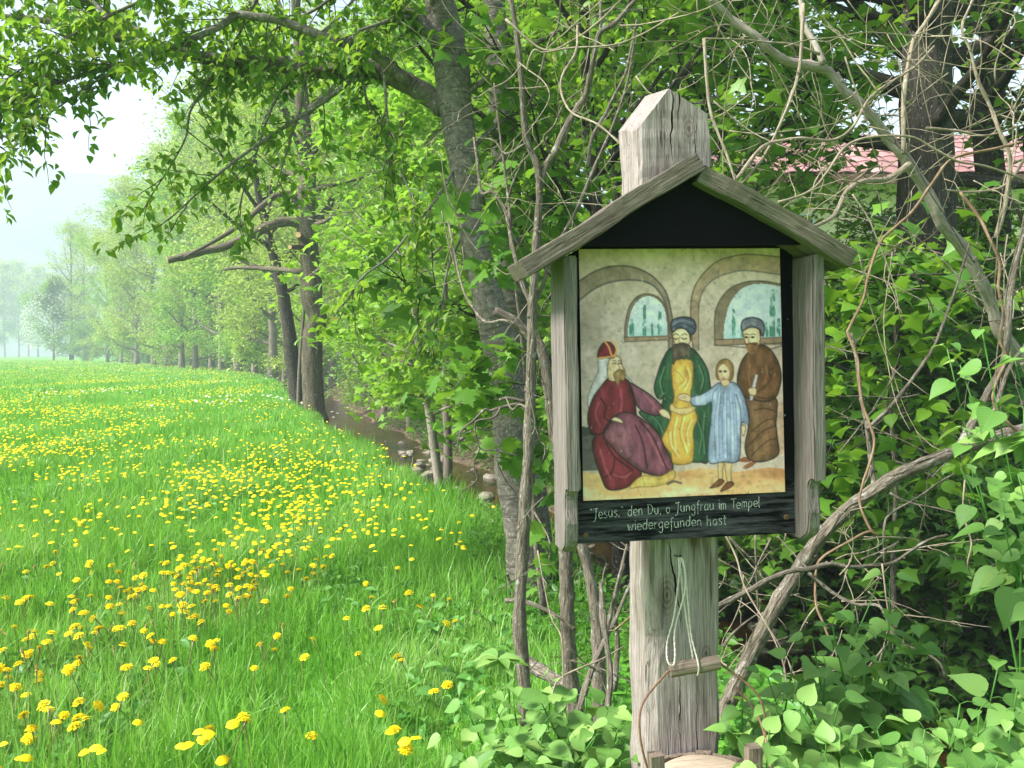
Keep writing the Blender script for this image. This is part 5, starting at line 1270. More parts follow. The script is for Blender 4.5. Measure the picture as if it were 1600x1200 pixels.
left_shrub = shrub('bare_shrub', 'bare grey-brown leafless shrub with upright stems left of the shrine', 'shrub', lb, [
    ('stem', [(822, 1130), (820, 1075), (812, 980), (815, 900), (818, 830), (822, 760), (826, 700), (828, 640), (830, 560), (832, 480), (836, 420), (840, 350), (843, 290), (838, 255), (822, 215), (815, 130), (808, 60), (797, -10)], (3.2, 3.3), (26, 10)),
    ('branch', [(843, 290), (852, 262), (868, 236), (895, 180), (915, 150), (922, 120), (930, 80), (938, 50), (956, 40), (980, 15), (1000, -10)], (3.3, 3.2), (15, 9)),
    ('branch', [(938, 52), (939, 30), (937, -10)], (3.25, 3.3), (7, 5)),
    ('branch', [(838, 470), (850, 440), (862, 400), (900, 330), (925, 270), (960, 190), (982, 120), (995, 30)], (3.3, 3.5), (8, 4)),
    ('branch', [(918, 262), (925, 215), (945, 180), (960, 150), (975, 120), (982, 95), (994, 35)], (3.3, 3.4), (7, 4)),
    ('branch', [(860, 240), (850, 215), (866, 196), (880, 165), (895, 150), (912, 138)], (3.2, 3.1), (5, 3)),
    ('branch', [(820, 225), (790, 240), (772, 220), (745, 215)], (3.3, 3.4), (5, 3)),
    ('branch', [(826, 165), (840, 130), (856, 70), (872, 40), (876, 0)], (3.3, 3.3), (5, 3)),
    ('branch', [(832, 480), (815, 440), (800, 380), (790, 330), (770, 300), (752, 300), (745, 245), (740, 215)], (3.4, 3.6), (9, 5)),
    ('branch', [(800, 380), (796, 330), (788, 260), (780, 200), (772, 130)], (3.5, 3.6), (6, 3)),
    ('branch', [(790, 330), (800, 290), (812, 262), (820, 240)], (3.5, 3.4), (6, 3)),
    ('branch', [(828, 640), (812, 632), (800, 640), (790, 620)], (3.25, 3.4), (5, 3)),
    ('branch', [(832, 530), (826, 600), (836, 660), (832, 680)], (3.15, 3.1), (4, 3)),
    ('branch', [(700, 345), (720, 440), (738, 480), (760, 503), (785, 500), (802, 505)], (3.9, 3.4), (3, 6)),
    ('branch', [(690, 330), (705, 395), (718, 430)], (4.0, 3.9), (2, 4)),
], 'stem_bark')
db = at_base(890, 3.5)
shrub('dead_shrub', 'rough dead stems crowded together at the left foot of the shrine post', 'shrub', db, [
    ('stem', [(900, 1135), (898, 1100), (890, 1040), (886, 950), (884, 855), (880, 760), (868, 680), (858, 610), (846, 545), (820, 518), (800, 500), (772, 486)], (3.5, 3.5), (30, 19)),
    ('stem', [(940, 1150), (937, 1100), (934, 1000), (925, 920), (909, 853), (880, 790), (872, 700), (866, 650)], (3.3, 3.6), (26, 14)),
    ('stem', [(930, 1230), (938, 1180), (950, 1105), (953, 1045), (947, 1000), (944, 960), (938, 910)], (2.7, 3.0), (15, 8)),
    ('branch', [(947, 995), (956, 950), (968, 900), (980, 850)], (3.0, 3.0), (9, 5)), ('branch', [(944, 995), (938, 950), (943, 900), (948, 880)], (3.0, 3.1), (7, 4)),
    ('branch', [(903, 1115), (925, 1045), (944, 1003), (965, 960), (990, 900)], (3.0, 3.2), (14, 6)), ('branch', [(960, 1080), (965, 1000), (960, 950), (975, 880)], (3.2, 3.2), (11, 6)),
    ('branch', [(860, 1100), (875, 1060), (940, 1030), (975, 1010)], (2.9, 3.0), (4, 3), 'vine'), ('branch', [(840, 860), (860, 960), (878, 1000), (880, 1090)], (3.0, 2.9), (3, 3), 'vine'), ('branch', [(960, 985), (980, 968), (992, 955)], (2.8, 2.7), (4, 3), 'brown_vine'),
    ('branch', [(790, 938), (820, 940), (850, 952), (876, 966), (900, 985)], (3.5, 3.4), (9, 6)),
], 'stem_bark')
shrub('dead_twigs', 'dark crooked dead twigs hanging in front of the cherry trunk', 'branch', at_base(800, 5.0), [
    ('branch', [(822, 640), (810, 632), (782, 637), (765, 642), (757, 640), (740, 657), (720, 675), (714, 707)], 4.9, (7, 2.5)), ('branch', [(782, 637), (772, 652), (747, 657), (742, 667), (750, 700), (775, 704), (810, 712)], 4.85, (4, 2.5)),
    ('branch', [(750, 700), (740, 725), (745, 750), (725, 765), (715, 780)], 4.85, (3, 2)), ('branch', [(742, 668), (765, 672), (785, 660), (800, 640)], 4.9, (3, 2)), ('branch', [(775, 720), (790, 750), (805, 770), (812, 790)], 4.9, (3, 2)), ('branch', [(820, 628), (795, 622), (780, 625)], 4.9, (8, 6)),
], 'dead_twig')
lg = px(850, 1052, 3.7); lg[2] = gz0(lg[0], lg[1])
shrub('fallen_log', 'short mossy lichen-spotted log lying in the grass by the dead stems', 'log', lg, [('trunk', [(818, 1032), (840, 1046), (862, 1058), (890, 1078)], (3.9, 3.6), (26, 24))], 'stem_bark')
rb = at_base(1130, 2.7)
right_shrub = shrub('leaning_shrub', 'thick leaning grey stem with forks reaching right behind the shrine', 'shrub', rb, [
    ('stem', [(1085, 1200), (1122, 1130), (1165, 1040), (1210, 950), (1250, 885), (1290, 830), (1340, 785), (1400, 745), (1470, 715), (1520, 695), (1560, 682), (1630, 662)], (2.7, 2.9), (30, 24)),
    ('branch', [(1492, 707), (1510, 680), (1540, 620), (1570, 560), (1578, 470), (1588, 410), (1602, 350)], (2.85, 3.0), (17, 9)), ('branch', [(1512, 700), (1550, 650), (1575, 580), (1605, 535)], (2.85, 3.1), (10, 7)),
    ('branch', [(1367, 766), (1362, 730), (1354, 660), (1346, 625), (1338, 560), (1330, 520)], (2.8, 2.9), (10, 6)), ('branch', [(1355, 670), (1389, 638), (1416, 605), (1448, 560), (1460, 540), (1474, 505), (1495, 446), (1515, 380)], (2.85, 3.1), (7, 4)),
    ('branch', [(1290, 838), (1320, 795), (1350, 780), (1385, 760)], (2.72, 2.75), (9, 5)), ('branch', [(1405, 748), (1425, 728), (1450, 716), (1490, 712)], (2.8, 2.82), (5, 3)),
    ('branch', [(1085, 965), (1150, 933), (1172, 922), (1206, 903), (1237, 892), (1262, 889), (1300, 881), (1325, 886), (1362, 884), (1394, 880), (1422, 862), (1450, 844), (1481, 836)], (2.6, 2.6), (12, 5)),
    ('branch', [(1262, 894), (1300, 925), (1337, 944), (1375, 948), (1397, 994), (1425, 1012), (1450, 1022), (1469, 1037), (1477, 1059)], (2.6, 2.4), (7, 4)), ('branch', [(1397, 994), (1375, 1020), (1345, 1055), (1318, 1053)], (2.5, 2.4), (5, 3)),
    ('branch', [(1382, 878), (1382, 820), (1395, 800), (1430, 780), (1470, 752), (1492, 740)], (2.65, 2.8), (5, 3)), ('branch', [(1390, 770), (1420, 785), (1460, 793), (1498, 803)], (2.75, 2.7), (5, 3)), ('branch', [(1345, 874), (1375, 862), (1405, 846)], (2.6, 2.6), (4, 2)),
    ('branch', [(1130, 1010), (1150, 985), (1185, 960), (1205, 965)], (2.7, 2.8), (6, 3)), ('branch', [(1140, 840), (1170, 870), (1205, 905), (1240, 930)], (2.8, 2.8), (4, 3)), ('branch', [(1205, 840), (1190, 870), (1165, 920), (1120, 960)], (2.9, 2.8), (4, 3)),
    ('branch', [(1215, 838), (1235, 860), (1262, 888)], (2.8, 2.7), (3, 3)), ('branch', [(1180, 835), (1182, 900), (1186, 970), (1190, 1000)], (2.9, 2.9), (4, 3)),
], 'stem_bark')
ab = at_base(1640, 3.4)
arch = shrub('arching_shrub', 'smooth pale arching branch sweeping over the shrine roof from the right', 'shrub', ab, [
    ('stem', [(1700, 1000), (1690, 820), (1660, 680), (1620, 590), (1588, 551), (1561, 513), (1547, 472), (1524, 423), (1500, 382), (1471, 350), (1462, 325), (1447, 297), (1428, 269), (1409, 241), (1387, 216), (1369, 191), (1347, 166), (1319, 141), (1300, 116), (1281, 106), (1234, 97), (1206, 81), (1184, 59), (1147, 34), (1112, 0), (1080, -40)], (3.5, 3.0), (30, 15), 'pale_bark'),
    ('branch', [(1287, 100), (1275, 72), (1256, 37), (1250, -10)], (3.05, 3.1), (12, 9), 'pale_bark'),
    ('branch', [(1255, 6), (1250, 100), (1237, 150), (1219, 194), (1194, 244), (1159, 287)], (3.0, 2.8), (7, 5)), ('branch', [(1150, 281), (1190, 231), (1225, 219), (1253, 216), (1300, 219), (1331, 200), (1362, 150), (1412, 116), (1431, 103), (1460, 72)], (2.8, 3.0), (7, 4)),
    ('branch', [(1422, 256), (1400, 272), (1381, 281), (1347, 284), (1322, 300), (1303, 337), (1269, 356)], (3.1, 2.9), (12, 7)), ('branch', [(1412, 240), (1412, 156), (1419, 103), (1428, 62), (1447, 34), (1475, -10)], (3.15, 3.3), (9, 7)),
    ('branch', [(1556, 372), (1572, 312), (1578, 247), (1562, 206), (1547, 166), (1528, 125), (1516, 78), (1503, 44), (1520, 0)], (3.2, 3.2), (9, 5)),
    ('branch', [(1281, 85), (1240, 70), (1200, 66), (1160, 62), (1100, 60)], (3.0, 2.9), (5, 3)), ('branch', [(1347, 190), (1380, 180), (1412, 182)], (3.1, 3.2), (4, 3)),
    ('branch', [(1447, 200), (1500, 205), (1540, 212), (1600, 195)], (3.2, 3.2), (6, 4)), ('branch', [(1600, 250), (1570, 290), (1520, 300), (1480, 297)], (3.2, 3.2), (6, 4)),
], 'vine')
vb = at_base(1360, 2.9)
vines = [('orange-brown vine twining down beside the shrine roof', [(1597, 222), (1547, 234), (1509, 241), (1481, 253), (1456, 287), (1425, 331), (1404, 350), (1375, 379), (1357, 429), (1349, 467), (1328, 510), (1325, 522), (1340, 560), (1343, 601), (1349, 636), (1358, 660), (1366, 697), (1348, 757), (1344, 789), (1361, 828), (1372, 836), (1356, 831), (1325, 847), (1284, 872), (1275, 897), (1275, 944), (1287, 975), (1300, 1010)], (3.0, 2.5), (4.6, 4), 'brown_vine'),
         ('thin pale vine arching above the roof to the right', [(1216, 316), (1250, 306), (1275, 291), (1294, 266), (1319, 231), (1350, 216), (1397, 212), (1431, 216), (1462, 234), (1500, 253), (1537, 259), (1594, 278), (1640, 300)], (2.7, 2.9), (4, 3.5), 'vine'),
         ('twisted pair of tan vines winding round the pale arching branch', [(1500, 300), (1530, 340), (1545, 370), (1562, 410), (1560, 450), (1568, 490), (1562, 530), (1572, 560), (1556, 600), (1553, 630), (1575, 660), (1600, 680)], (2.95, 2.85), (5, 4.5), 'brown_vine'),
         ('thin wriggling vine hanging in front of the right bank', [(1508, 750), (1505, 790), (1510, 820), (1518, 850), (1512, 880), (1518, 900), (1530, 910), (1534, 902)], (2.6, 2.6), (3, 2.5), 'vine'),
         ('looping pale vine left of the post top', [(1060, 20), (1010, 50), (960, 70), (890, 75), (850, 82), (835, 78), (826, 95), (824, 110)], (2.9, 3.1), (3, 3), 'vine'),
         ('curved pale vine crossing behind the post top', [(902, 40), (900, 80), (880, 115), (876, 140), (885, 165), (900, 180), (935, 195), (980, 235)], (3.0, 2.6), (4, 3), 'vine'),
         ('long pale vine rising across the leaves above the post', [(790, 30), (850, 78), (900, 60), (940, 30), (970, 0)], (3.2, 3.1), (4, 3), 'vine'),
         ('fine drooping vine in front of the right lilac leaves', [(1130, 830), (1150, 870), (1165, 920), (1200, 980), (1222, 1030), (1228, 1070), (1222, 1100)], (2.5, 2.2), (3, 2.5), 'vine'),
         ('pale double vine running down to the eave of the roof', [(1100, 60), (1105, 130), (1112, 180), (1135, 240), (1150, 285)], (2.6, 2.5), (6, 4), 'vine'),
         ('brown vine climbing from the right lilac into the leaning stem', [(1150, 1075), (1180, 1110), (1195, 1150), (1205, 1200)], (2.0, 1.8), (4, 4), 'brown_vine')]
for lab, pts, Y, w, mt in vines:
    P, r_ = pix_branch(pts, Y, w, 6, rgs, 0.015); mb = MB(); mb.tube(P - P[-1], r_, 7)
    mb.build('vine', M[mt], None, label=lab, cat='vine').location = P[-1]
# fine tangle of twigs and dry vine ends, part of the arching and bare shrubs
def tangle(parent, n, x0, x1, y0, y1, Y0, Y1, mat, L=(0.25, 0.8), curl=0.25):
    b = np.array(parent.location); mb = MB()
    for _ in range(n):
        p0 = px(rgs.uniform(x0, x1), rgs.uniform(y0, y1), rgs.uniform(Y0, Y1))
        d = rgs.normal(0, 1, 3) * A(1, 0.5, 1.1); d /= np.linalg.norm(d); bend = np.cross(d, rgs.normal(0, 1, 3)) * curl
        P = [p0]; Ln = rgs.uniform(*L)
        for k in range(9):
            d = norm(d + bend * 0.35 + rgs.normal(0, 0.09, 3)); P.append(P[-1] + d * Ln / 9)
            if rgs.random() < 0.1: bend = -bend
        mb.tube(spline(np.array(P), 2), np.linspace(rgs.uniform(0.0014, 0.003), 0.0008, 19), 5)
        for _s in range(2):
            k = rgs.integers(2, 9); q, qr = grow(rgs, P[k], d + rgs.normal(0, 0.8, 3), Ln * 0.25, 0.0018, 4, 0.2, 0, 0.0008); mb.tube(q, qr, 4)
    mb2 = MB(); mb2.add(np.concatenate(mb.V) - b, [np.concatenate(f) for f in mb.F.values()], np.concatenate(mb.TC)); mb2.build('twigs', M[mat], parent, kind='stuff')
tangle(arch, 95, 1090, 1640, -20, 420, 2.75, 3.6, 'vine')
tangle(arch, 22, 1300, 1640, 300, 760, 2.75, 3.6, 'stem_bark')
tangle(left_shrub, 40, 740, 1080, -20, 420, 2.9, 3.7, 'vine')
tangle(right_shrub, 28, 1110, 1420, 820, 1060, 2.6, 3.3, 'vine', (0.15, 0.45))
tangle(left_shrub, 12, 780, 990, 640, 1080, 2.9, 3.5, 'stem_bark', (0.15, 0.5))

# ------------------------------------------------------------------ lilac shrubs in front
def lilac(name, label, base, tips, seed, size=(0.046, 0.094), npair=5):
    rg = np.random.default_rng(seed); b = np.asarray(base, float); e = empty(name, b, label, 'shrub')
    pos, ax, up, s = [], [], [], []; st = MB()
    for (tx, ty, Y) in tips:
        tip = px(tx, ty, Y); root = b + A(rg.normal(0, 0.10), rg.normal(0, 0.08), -0.05)
        mid = root * 0.45 + tip * 0.55 + A((tip[0] - root[0]) * -0.15, 0, 0.02) + rg.normal(0, 0.02, 3)
        P = spline([root, mid, tip], 8); st.tube(P - b, np.linspace(0.0045, 0.0016, len(P)), 5)
        n = len(P); phi = rg.uniform(0, 3.14)
        for k in range(npair):
            f = 1 - 0.045 * k - 0.03 * k * rg.uniform(0.6, 1.2); kk = f * (n - 1); k0 = min(int(kk), n - 2)
            c = P[k0] + (P[k0 + 1] - P[k0]) * (kk - k0); t = norm(P[k0 + 1] - P[k0])
            u = norm(np.cross(t, A(math.cos(phi), math.sin(phi), 0.2))); phi += 1.57
            for sg in (-1, 1):
                d = norm(u * sg + t * 0.35 + A(0, -0.15, 0.05) + rg.normal(0, 0.15, 3))
                q = c + d * rg.uniform(0.018, 0.032)
                st.tube(np.array([c, (c + q) / 2 + A(0, 0, 0.004), q]) - b, [0.0011, 0.0009, 0.0008], 4)
                a_ = norm(d + A(0, 0, rg.normal(-0.55, 0.3)) + rg.normal(0, 0.15, 3))
                pos.append(q); ax.append(a_); up.append(norm(A(0, -0.35, 1) + d * 0.35 + rg.normal(0, 0.22, 3))); s.append(rg.uniform(*size) * (0.5 if k == 0 else 0.8 if k == 1 else 1))
    st.build('stems', M['weed'], e, kind='stuff')
    n = len(pos); print(name, n)
    leaves(e, b, T_LILAC, np.array(pos), np.array(ax), np.array(up), np.array(s), rg.random(n), M['lilac'], M['lilac_one'], min(n, 298))
rgl = np.random.default_rng(5)
tipsL = [(700, 1150, 2.1), (730, 1110, 2.15), (765, 1085, 2.2), (800, 1080, 2.25), (840, 1085, 2.3), (880, 1100, 2.3), (915, 1090, 2.35), (950, 1110, 2.2), (720, 1190, 2.0), (760, 1150, 2.05), (800, 1135, 2.1), (850, 1130, 2.1), (890, 1145, 2.1), (930, 1150, 2.1), (965, 1140, 2.15), (780, 1200, 1.95), (830, 1190, 1.95), (880, 1200, 1.95), (940, 1200, 2.0), (985, 1120, 2.3), (690, 1220, 2.0), (970, 1190, 2.05), (1000, 1160, 2.3), (860, 1065, 2.4), (750, 1230, 1.9), (910, 1235, 1.9)]
lilac('lilac_bush', 'pale green heart-leaved lilac bush at the left foot of the shrine post', at_base(850, 2.3), tipsL, 201, npair=6)
tipsR = [(1390, 905, 2.25), (1365, 930, 2.3), (1300, 975, 2.2), (1270, 1000, 2.15), (1340, 985, 2.25), (1240, 1030, 2.1), (1200, 1060, 2.05), (1290, 1040, 2.1), (1350, 1030, 2.15), (1400, 1010, 2.2), (1430, 980, 2.25), (1210, 1100, 1.95), (1250, 1110, 1.9), (1170, 1110, 2.0), (1150, 1150, 1.9), (1200, 1160, 1.85), (1260, 1090, 2.0), (1310, 1100, 1.95), (1230, 1195, 1.8), (1290, 1180, 1.85), (1180, 1215, 1.8), (1330, 1150, 1.9), (1430, 1010, 2.3), (1160, 1060, 2.2), (1395, 960, 2.3)]
lilac('lilac_bush', 'taller lilac bush with heart-shaped leaves just right of the bucket', at_base(1290, 2.2), tipsR, 202, npair=6)
tipsF = [(1560, 1040, 2.0), (1590, 1070, 1.95), (1500, 1100, 1.9), (1470, 1120, 1.95), (1530, 1110, 1.85), (1580, 1130, 1.8), (1620, 1010, 2.0), (1370, 1140, 1.85), (1410, 1170, 1.8), (1450, 1180, 1.8), (1510, 1170, 1.75), (1560, 1190, 1.7), (1350, 1190, 1.75), (1620, 1110, 1.8), (1390, 1215, 1.7), (1480, 1215, 1.7), (1600, 1200, 1.7), (1640, 900, 2.1), (1640, 1060, 1.9), (1445, 1140, 1.9)]
lilac('lilac_bush', 'low spreading lilac bush over the stream edge right of the taller one', at_base(1490, 1.95), tipsF, 203, npair=6)
tipsH = [(1500, 730, 2.35), (1520, 745, 2.35), (1545, 640, 2.5), (1535, 520, 2.5), (1585, 560, 2.5), (1600, 640, 2.45), (1565, 770, 2.3), (1600, 800, 2.3), (1590, 740, 2.35), (1570, 830, 2.2), (1610, 870, 2.2), (1615, 700, 2.4), (1500, 570, 2.6), (1620, 930, 2.1), (1480, 545, 2.6)]
lilac('lilac_bush', 'tall lilac with hanging heart-shaped leaves among the leaning stems', at_base(1680, 2.5), tipsH, 204, npair=4)
tipsS = [(770, 1030, 2.6), (760, 1040, 2.55)]
wp = at_base(800, 2.7); we = empty('elder_shoot', wp, 'single pointed-leaved green shoot standing in the grass by the bare stem', 'plant'); rw = np.random.default_rng(4)
st = MB(); P = spline([wp, px(795, 1080, 2.6), px(778, 1030, 2.55)], 6); st.tube(P - wp, np.linspace(0.004, 0.002, len(P)), 5); st.build('stem', M['weed'], we)
pp = np.array([P[-1]] * 7 + [P[-4]] * 4); aa = norm(np.array([(math.cos(t), math.sin(t) * 0.7, 0.1) for t in np.linspace(0.2, 6, 7)] + [(math.cos(t), math.sin(t), 0.0) for t in (0.4, 1.9, 3.4, 5)])); 
leaves(we, wp, T_CHERRY, pp, aa, norm(rw.normal(0, 0.25, (11, 3)) + A(0, -0.2, 1)), rw.uniform(0.055, 0.085, 11), rw.random(11), M['lilac'], M['lilac_one'], 11)

# ------------------------------------------------------------------ grass
rgg = np.random.default_rng(301)
def frac_edge(x, y): return cx(y) - hw(y) - x                # metres left of the water's edge
def sample(n, y0, y1, xr=None, pw=1.0):
    y = y0 + (y1 - y0) * rgg.random(n) ** pw
    lo = -0.62 * y - 1.5; hi = cx(y) - hw(y) - 0.05
    x = lo + (hi - lo) * rgg.random(n)
    return x, y
def blades(x, y, h, w, seg=2, lean=0.45):
    n = len(x); z = ground(x, y) - 0.01
    h = h * rgg.uniform(0.55, 1.25, n); w = w * np.exp(rgg.normal(-0.05, 0.4, n))
    az = rgg.uniform(0, 6.283, n); ba = rgg.uniform(0, 6.283, n); be = h * np.abs(rgg.normal(0.25, lean, n)).clip(0, 0.95)
    sx_, sy_ = np.cos(az) * w / 2, np.sin(az) * w / 2; bx, by = np.cos(ba) * be, np.sin(ba) * be
    top = h * np.sqrt(np.clip(1 - (be / h) ** 2 * 0.7, 0.2, 1))
    rn = np.clip(rgg.normal(0.42, 0.2, n) + (rgg.random(n) < 0.03) * 0.5 + 0.22 * np.clip(rough(x * 1.5, y * 1.5), -1, 1), 0, 1)
    if seg == 1:
        V = np.stack([np.c_[x - sx_, y - sy_, z], np.c_[x + sx_, y + sy_, z], np.c_[x + bx, y + by, z + top]], 1)
        F = [np.arange(n * 3).reshape(n, 3)]; k = 3
    else:
        mx_, my_ = x + bx * 0.35, y + by * 0.35; zm = z + top * 0.62
        V = np.stack([np.c_[x - sx_, y - sy_, z], np.c_[x + sx_, y + sy_, z], np.c_[mx_ + sx_ * 0.8, my_ + sy_ * 0.8, zm], np.c_[mx_ - sx_ * 0.8, my_ - sy_ * 0.8, zm], np.c_[x + bx, y + by, z + top]], 1)
        i = np.arange(n)[:, None] * 5
        F = [i + np.array([[0, 1, 2, 3]]), i + np.array([[3, 2, 4]])]; k = 5
    return V.reshape(-1, 3), F, np.repeat(rn, k)
gV, gF3, gF4, gR = [], [], [], []; off = 0
def add_bl(V, F, rn):
    global off
    for f in F: (gF3 if f.shape[1] == 3 else gF4).append(f + off)
    gV.append(V); gR.append(rn); off += len(V)
def thin(x, y, keep): k = rgg.random(len(x)) < keep; return x[k], y[k]
for n, y0, y1, h, w, seg in ((70000, 2.4, 5.2, 0.24, 0.0055, 2), (75000, 5.2, 9, 0.24, 0.007, 2), (80000, 9, 16, 0.22, 0.011, 2), (90000, 16, 34, 0.22, 0.022, 1), (66000, 34, 80, 0.24, 0.065, 1), (26000, 80, 190, 0.3, 0.2, 1)):
    x, y = sample(n, y0, y1)
    if y1 < 17:
        tc_ = rgg.integers(0, n, n // 9); pick_ = tc_[rgg.integers(0, len(tc_), n)]; cl = rgg.random(n) < 0.5
        x = np.where(cl, x[pick_] + rgg.normal(0, 0.045, n), x); y = np.where(cl, y[pick_] + rgg.normal(0, 0.045, n), y)
    e_ = frac_edge(x, y); keep = np.clip((e_ - 0.1) / 0.6, 0, 1) * np.where(y < 9.5, np.clip((0.55 - x) / 0.4, 0, 1), 1); x, y = thin(x, y, keep)
    hh = h * (0.85 + 0.3 * np.clip(rough(x * 0.8, y * 0.8), -1, 1) + 0.25 * np.clip(rough(x * 4, y * 4), -1, 1) + (rgg.random(len(x)) < 0.03) * 0.5) * np.where((frac_edge(x, y) < bankw(y) * 0.8) & (y > 7), 0.55, 1)
    add_bl(*blades(x, y, hh, w, seg))
me = make_mesh('grass', np.concatenate(gV), [np.concatenate(gF3), np.concatenate(gF4)], M['grass'], True, None, np.concatenate(gR))
print('grass polys', len(me.polygons))
obj('meadow_grass', me, None, label='long fresh green meadow grass beside the stream', cat='grass', kind='stuff')
# broad weed leaves low in the sward and on the banks
def cover(name, label, x, y, size, mat, hmax, tm=T_SMALL, cat='plants'):
    n = len(x); z = ground(x, y) + rgg.uniform(0.01, hmax, n)
    ax, up = leaf_dirs(rgg, n, 0.1, 0.55); s = size * rgg.uniform(0.6, 1.3, n)
    me = leaf_mesh(tm, np.c_[x, y, z], bases(ax, up), s, rgg.random(n), M[mat], name)
    obj(name, me, None, label=label, cat=cat, kind='stuff')
x, y = sample(14000, 2.6, 11); k = rough(x * 1.7 + 3, y * 1.7) > 0.15; x, y = x[k], y[k]
cover('meadow_weeds', 'small broad-leaved weeds low among the meadow grass', x, y, 0.075, 'weed', 0.14, T_CHERRY)
n = 9000; y = rgg.uniform(2.2, 9, n); x = cx(y) - hw(y) - rgg.uniform(0.0, 1.0, n) * np.interp(y, [2, 9], [3.2, 1.3]); k = (x > 0.05 - 0.1 * (y - 3)) & (x < 0.9 + 0.05 * y); x, y = x[k], y[k]
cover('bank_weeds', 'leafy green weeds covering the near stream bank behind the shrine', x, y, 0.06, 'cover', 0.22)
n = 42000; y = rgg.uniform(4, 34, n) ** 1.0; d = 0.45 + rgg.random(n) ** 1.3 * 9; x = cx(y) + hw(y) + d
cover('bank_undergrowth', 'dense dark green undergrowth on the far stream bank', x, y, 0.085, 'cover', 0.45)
n = 9000; y = rgg.uniform(9, 34, n); x = cx(y) - hw(y) - rgg.random(n) ** 1.5 * 0.9
cover('edge_herbs', 'low herbs hanging over the meadow edge of the stream', x, y, 0.05, 'cover', 0.07)
# taller understory shrubs on the far bank near the shrine
rgu = np.random.default_rng(9)
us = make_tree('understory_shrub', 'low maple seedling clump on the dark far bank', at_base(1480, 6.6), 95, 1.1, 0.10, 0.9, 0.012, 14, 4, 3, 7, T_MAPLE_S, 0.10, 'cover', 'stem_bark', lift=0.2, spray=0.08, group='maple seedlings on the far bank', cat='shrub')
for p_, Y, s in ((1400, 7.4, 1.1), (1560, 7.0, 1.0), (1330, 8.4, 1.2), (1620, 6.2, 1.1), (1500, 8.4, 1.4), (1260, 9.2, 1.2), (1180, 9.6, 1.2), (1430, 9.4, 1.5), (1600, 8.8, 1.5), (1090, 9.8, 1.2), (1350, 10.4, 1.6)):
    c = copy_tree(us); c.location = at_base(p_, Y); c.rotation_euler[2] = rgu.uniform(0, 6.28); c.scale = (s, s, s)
relabel('maple seedlings on the far bank', 'low maple seedling clump on the dark far bank, %s going away from the shrine', lambda o: o.location[1])

# ------------------------------------------------------------------ dandelions
def head_mesh(detail):
    V, F = [], []
    rg = np.random.default_rng(2)
    if detail:
        for ring, (n, r0, r1, z0, z1) in enumerate(((14, 0.25, 1.0, 0.30, 0.12), (12, 0.2, 0.82, 0.42, 0.36), (10, 0.12, 0.6, 0.50, 0.54), (7, 0.0, 0.34, 0.52, 0.66))):
            for k in range(n):
                a = 2 * math.pi * (k + 0.5 * ring) / n + rg.normal(0, 0.08); w = math.pi / n * 1.1; rr_ = r1 * rg.uniform(0.88, 1.08); zz_ = z1 + rg.normal(0, 0.05); b = len(V)
                V += [(r0 * math.cos(a), r0 * math.sin(a), z0), (rr_ * 0.8 * math.cos(a - w), rr_ * 0.8 * math.sin(a - w), zz_ + 0.05), (rr_ * math.cos(a), rr_ * math.sin(a), zz_), (rr_ * 0.8 * math.cos(a + w), rr_ * 0.8 * math.sin(a + w), zz_ + 0.05)]
                F.append((b, b + 1, b + 2, b + 3))
        return np.array(V, float), [np.array(F)]
    n = 6; a = np.arange(n) * 2 * math.pi / n
    V = np.r_[np.c_[np.cos(a), np.sin(a), np.full(n, 0.1)], np.c_[0.6 * np.cos(a), 0.6 * np.sin(a), np.full(n, 0.5)]]
    j = np.arange(n); j2 = (j + 1) % n
    return V, [np.c_[j, j2, j2 + n, j + n], (np.arange(n) + n)[None]]
M['petal_one'] = leaf_mat('dandelion yellow single', [(0.82, 0.58, 0.008), (0.88, 0.70, 0.012), (0.92, 0.78, 0.03)], (0.9, 0.7, 0.01), tmix=0.2, rough=0.6, single=True, spec=0.1)
M['petal'] = leaf_mat('dandelion yellow', [(0.82, 0.58, 0.008), (0.88, 0.70, 0.012), (0.92, 0.78, 0.03)], (0.9, 0.7, 0.01), tmix=0.2, rough=0.6, spec=0.1)
M['flower_stem'] = leaf_mat('flower stem', [(0.14, 0.24, 0.05), (0.24, 0.30, 0.10), (0.28, 0.20, 0.10)], (0.3, 0.4, 0.1), tmix=0.2, single=True)
rgd = np.random.default_rng(401)
def patch(x, y):
    v = rough(x * 0.55 + 9, y * 0.35 + 2) + 0.6 * rough(x * 1.6, y * 1.1 + 5)
    return 1 / (1 + np.exp(-6.5 * (v - 0.12)))
def flowers(n, y0, y1, lo=0.04):
    y = rgd.uniform(y0, y1, n); x = -0.62 * y - 1 + (cx(y) - hw(y) - bankw(y) * 0.7 + 0.62 * y + 1) * rgd.random(n)
    e_ = np.clip((frac_edge(x, y) - 0.8) / 1.6, 0.1, 1)
    near_edge_gap = np.where((y < 9) & (x > -1.6), 0.35, 1) * np.where((y < 8.5) & (x > -0.3), 0, 1)
    k = rgd.random(n) < (lo + patch(x, y)) * e_ * near_edge_gap
    return x[k], y[k]
fx, fy = [], []
for n, y0, y1, lo in ((1400, 3.0, 5.5, 0.5), (2200, 5.5, 9, 0.20), (2300, 9, 15, 0.10), (3000, 15, 26, 0.05), (4500, 26, 50, 0.03), (6500, 50, 110, 0.03), (3500, 110, 180, 0.03)):
    a_, b_ = flowers(n, y0, y1, lo); fx.append(a_); fy.append(b_)
fx, fy = np.concatenate(fx), np.concatenate(fy); fz = ground(fx, fy)
fh = rgd.uniform(0.17, 0.30, len(fx)); fs = rgd.uniform(0.020, 0.030, len(fx))
vis = (np.abs(fx) < 0.56 * fy) & (fy > 3.4)
order = np.argsort(np.where(vis, fy, 1e6 + fy)); pick, rest = order[:298], order[298:]
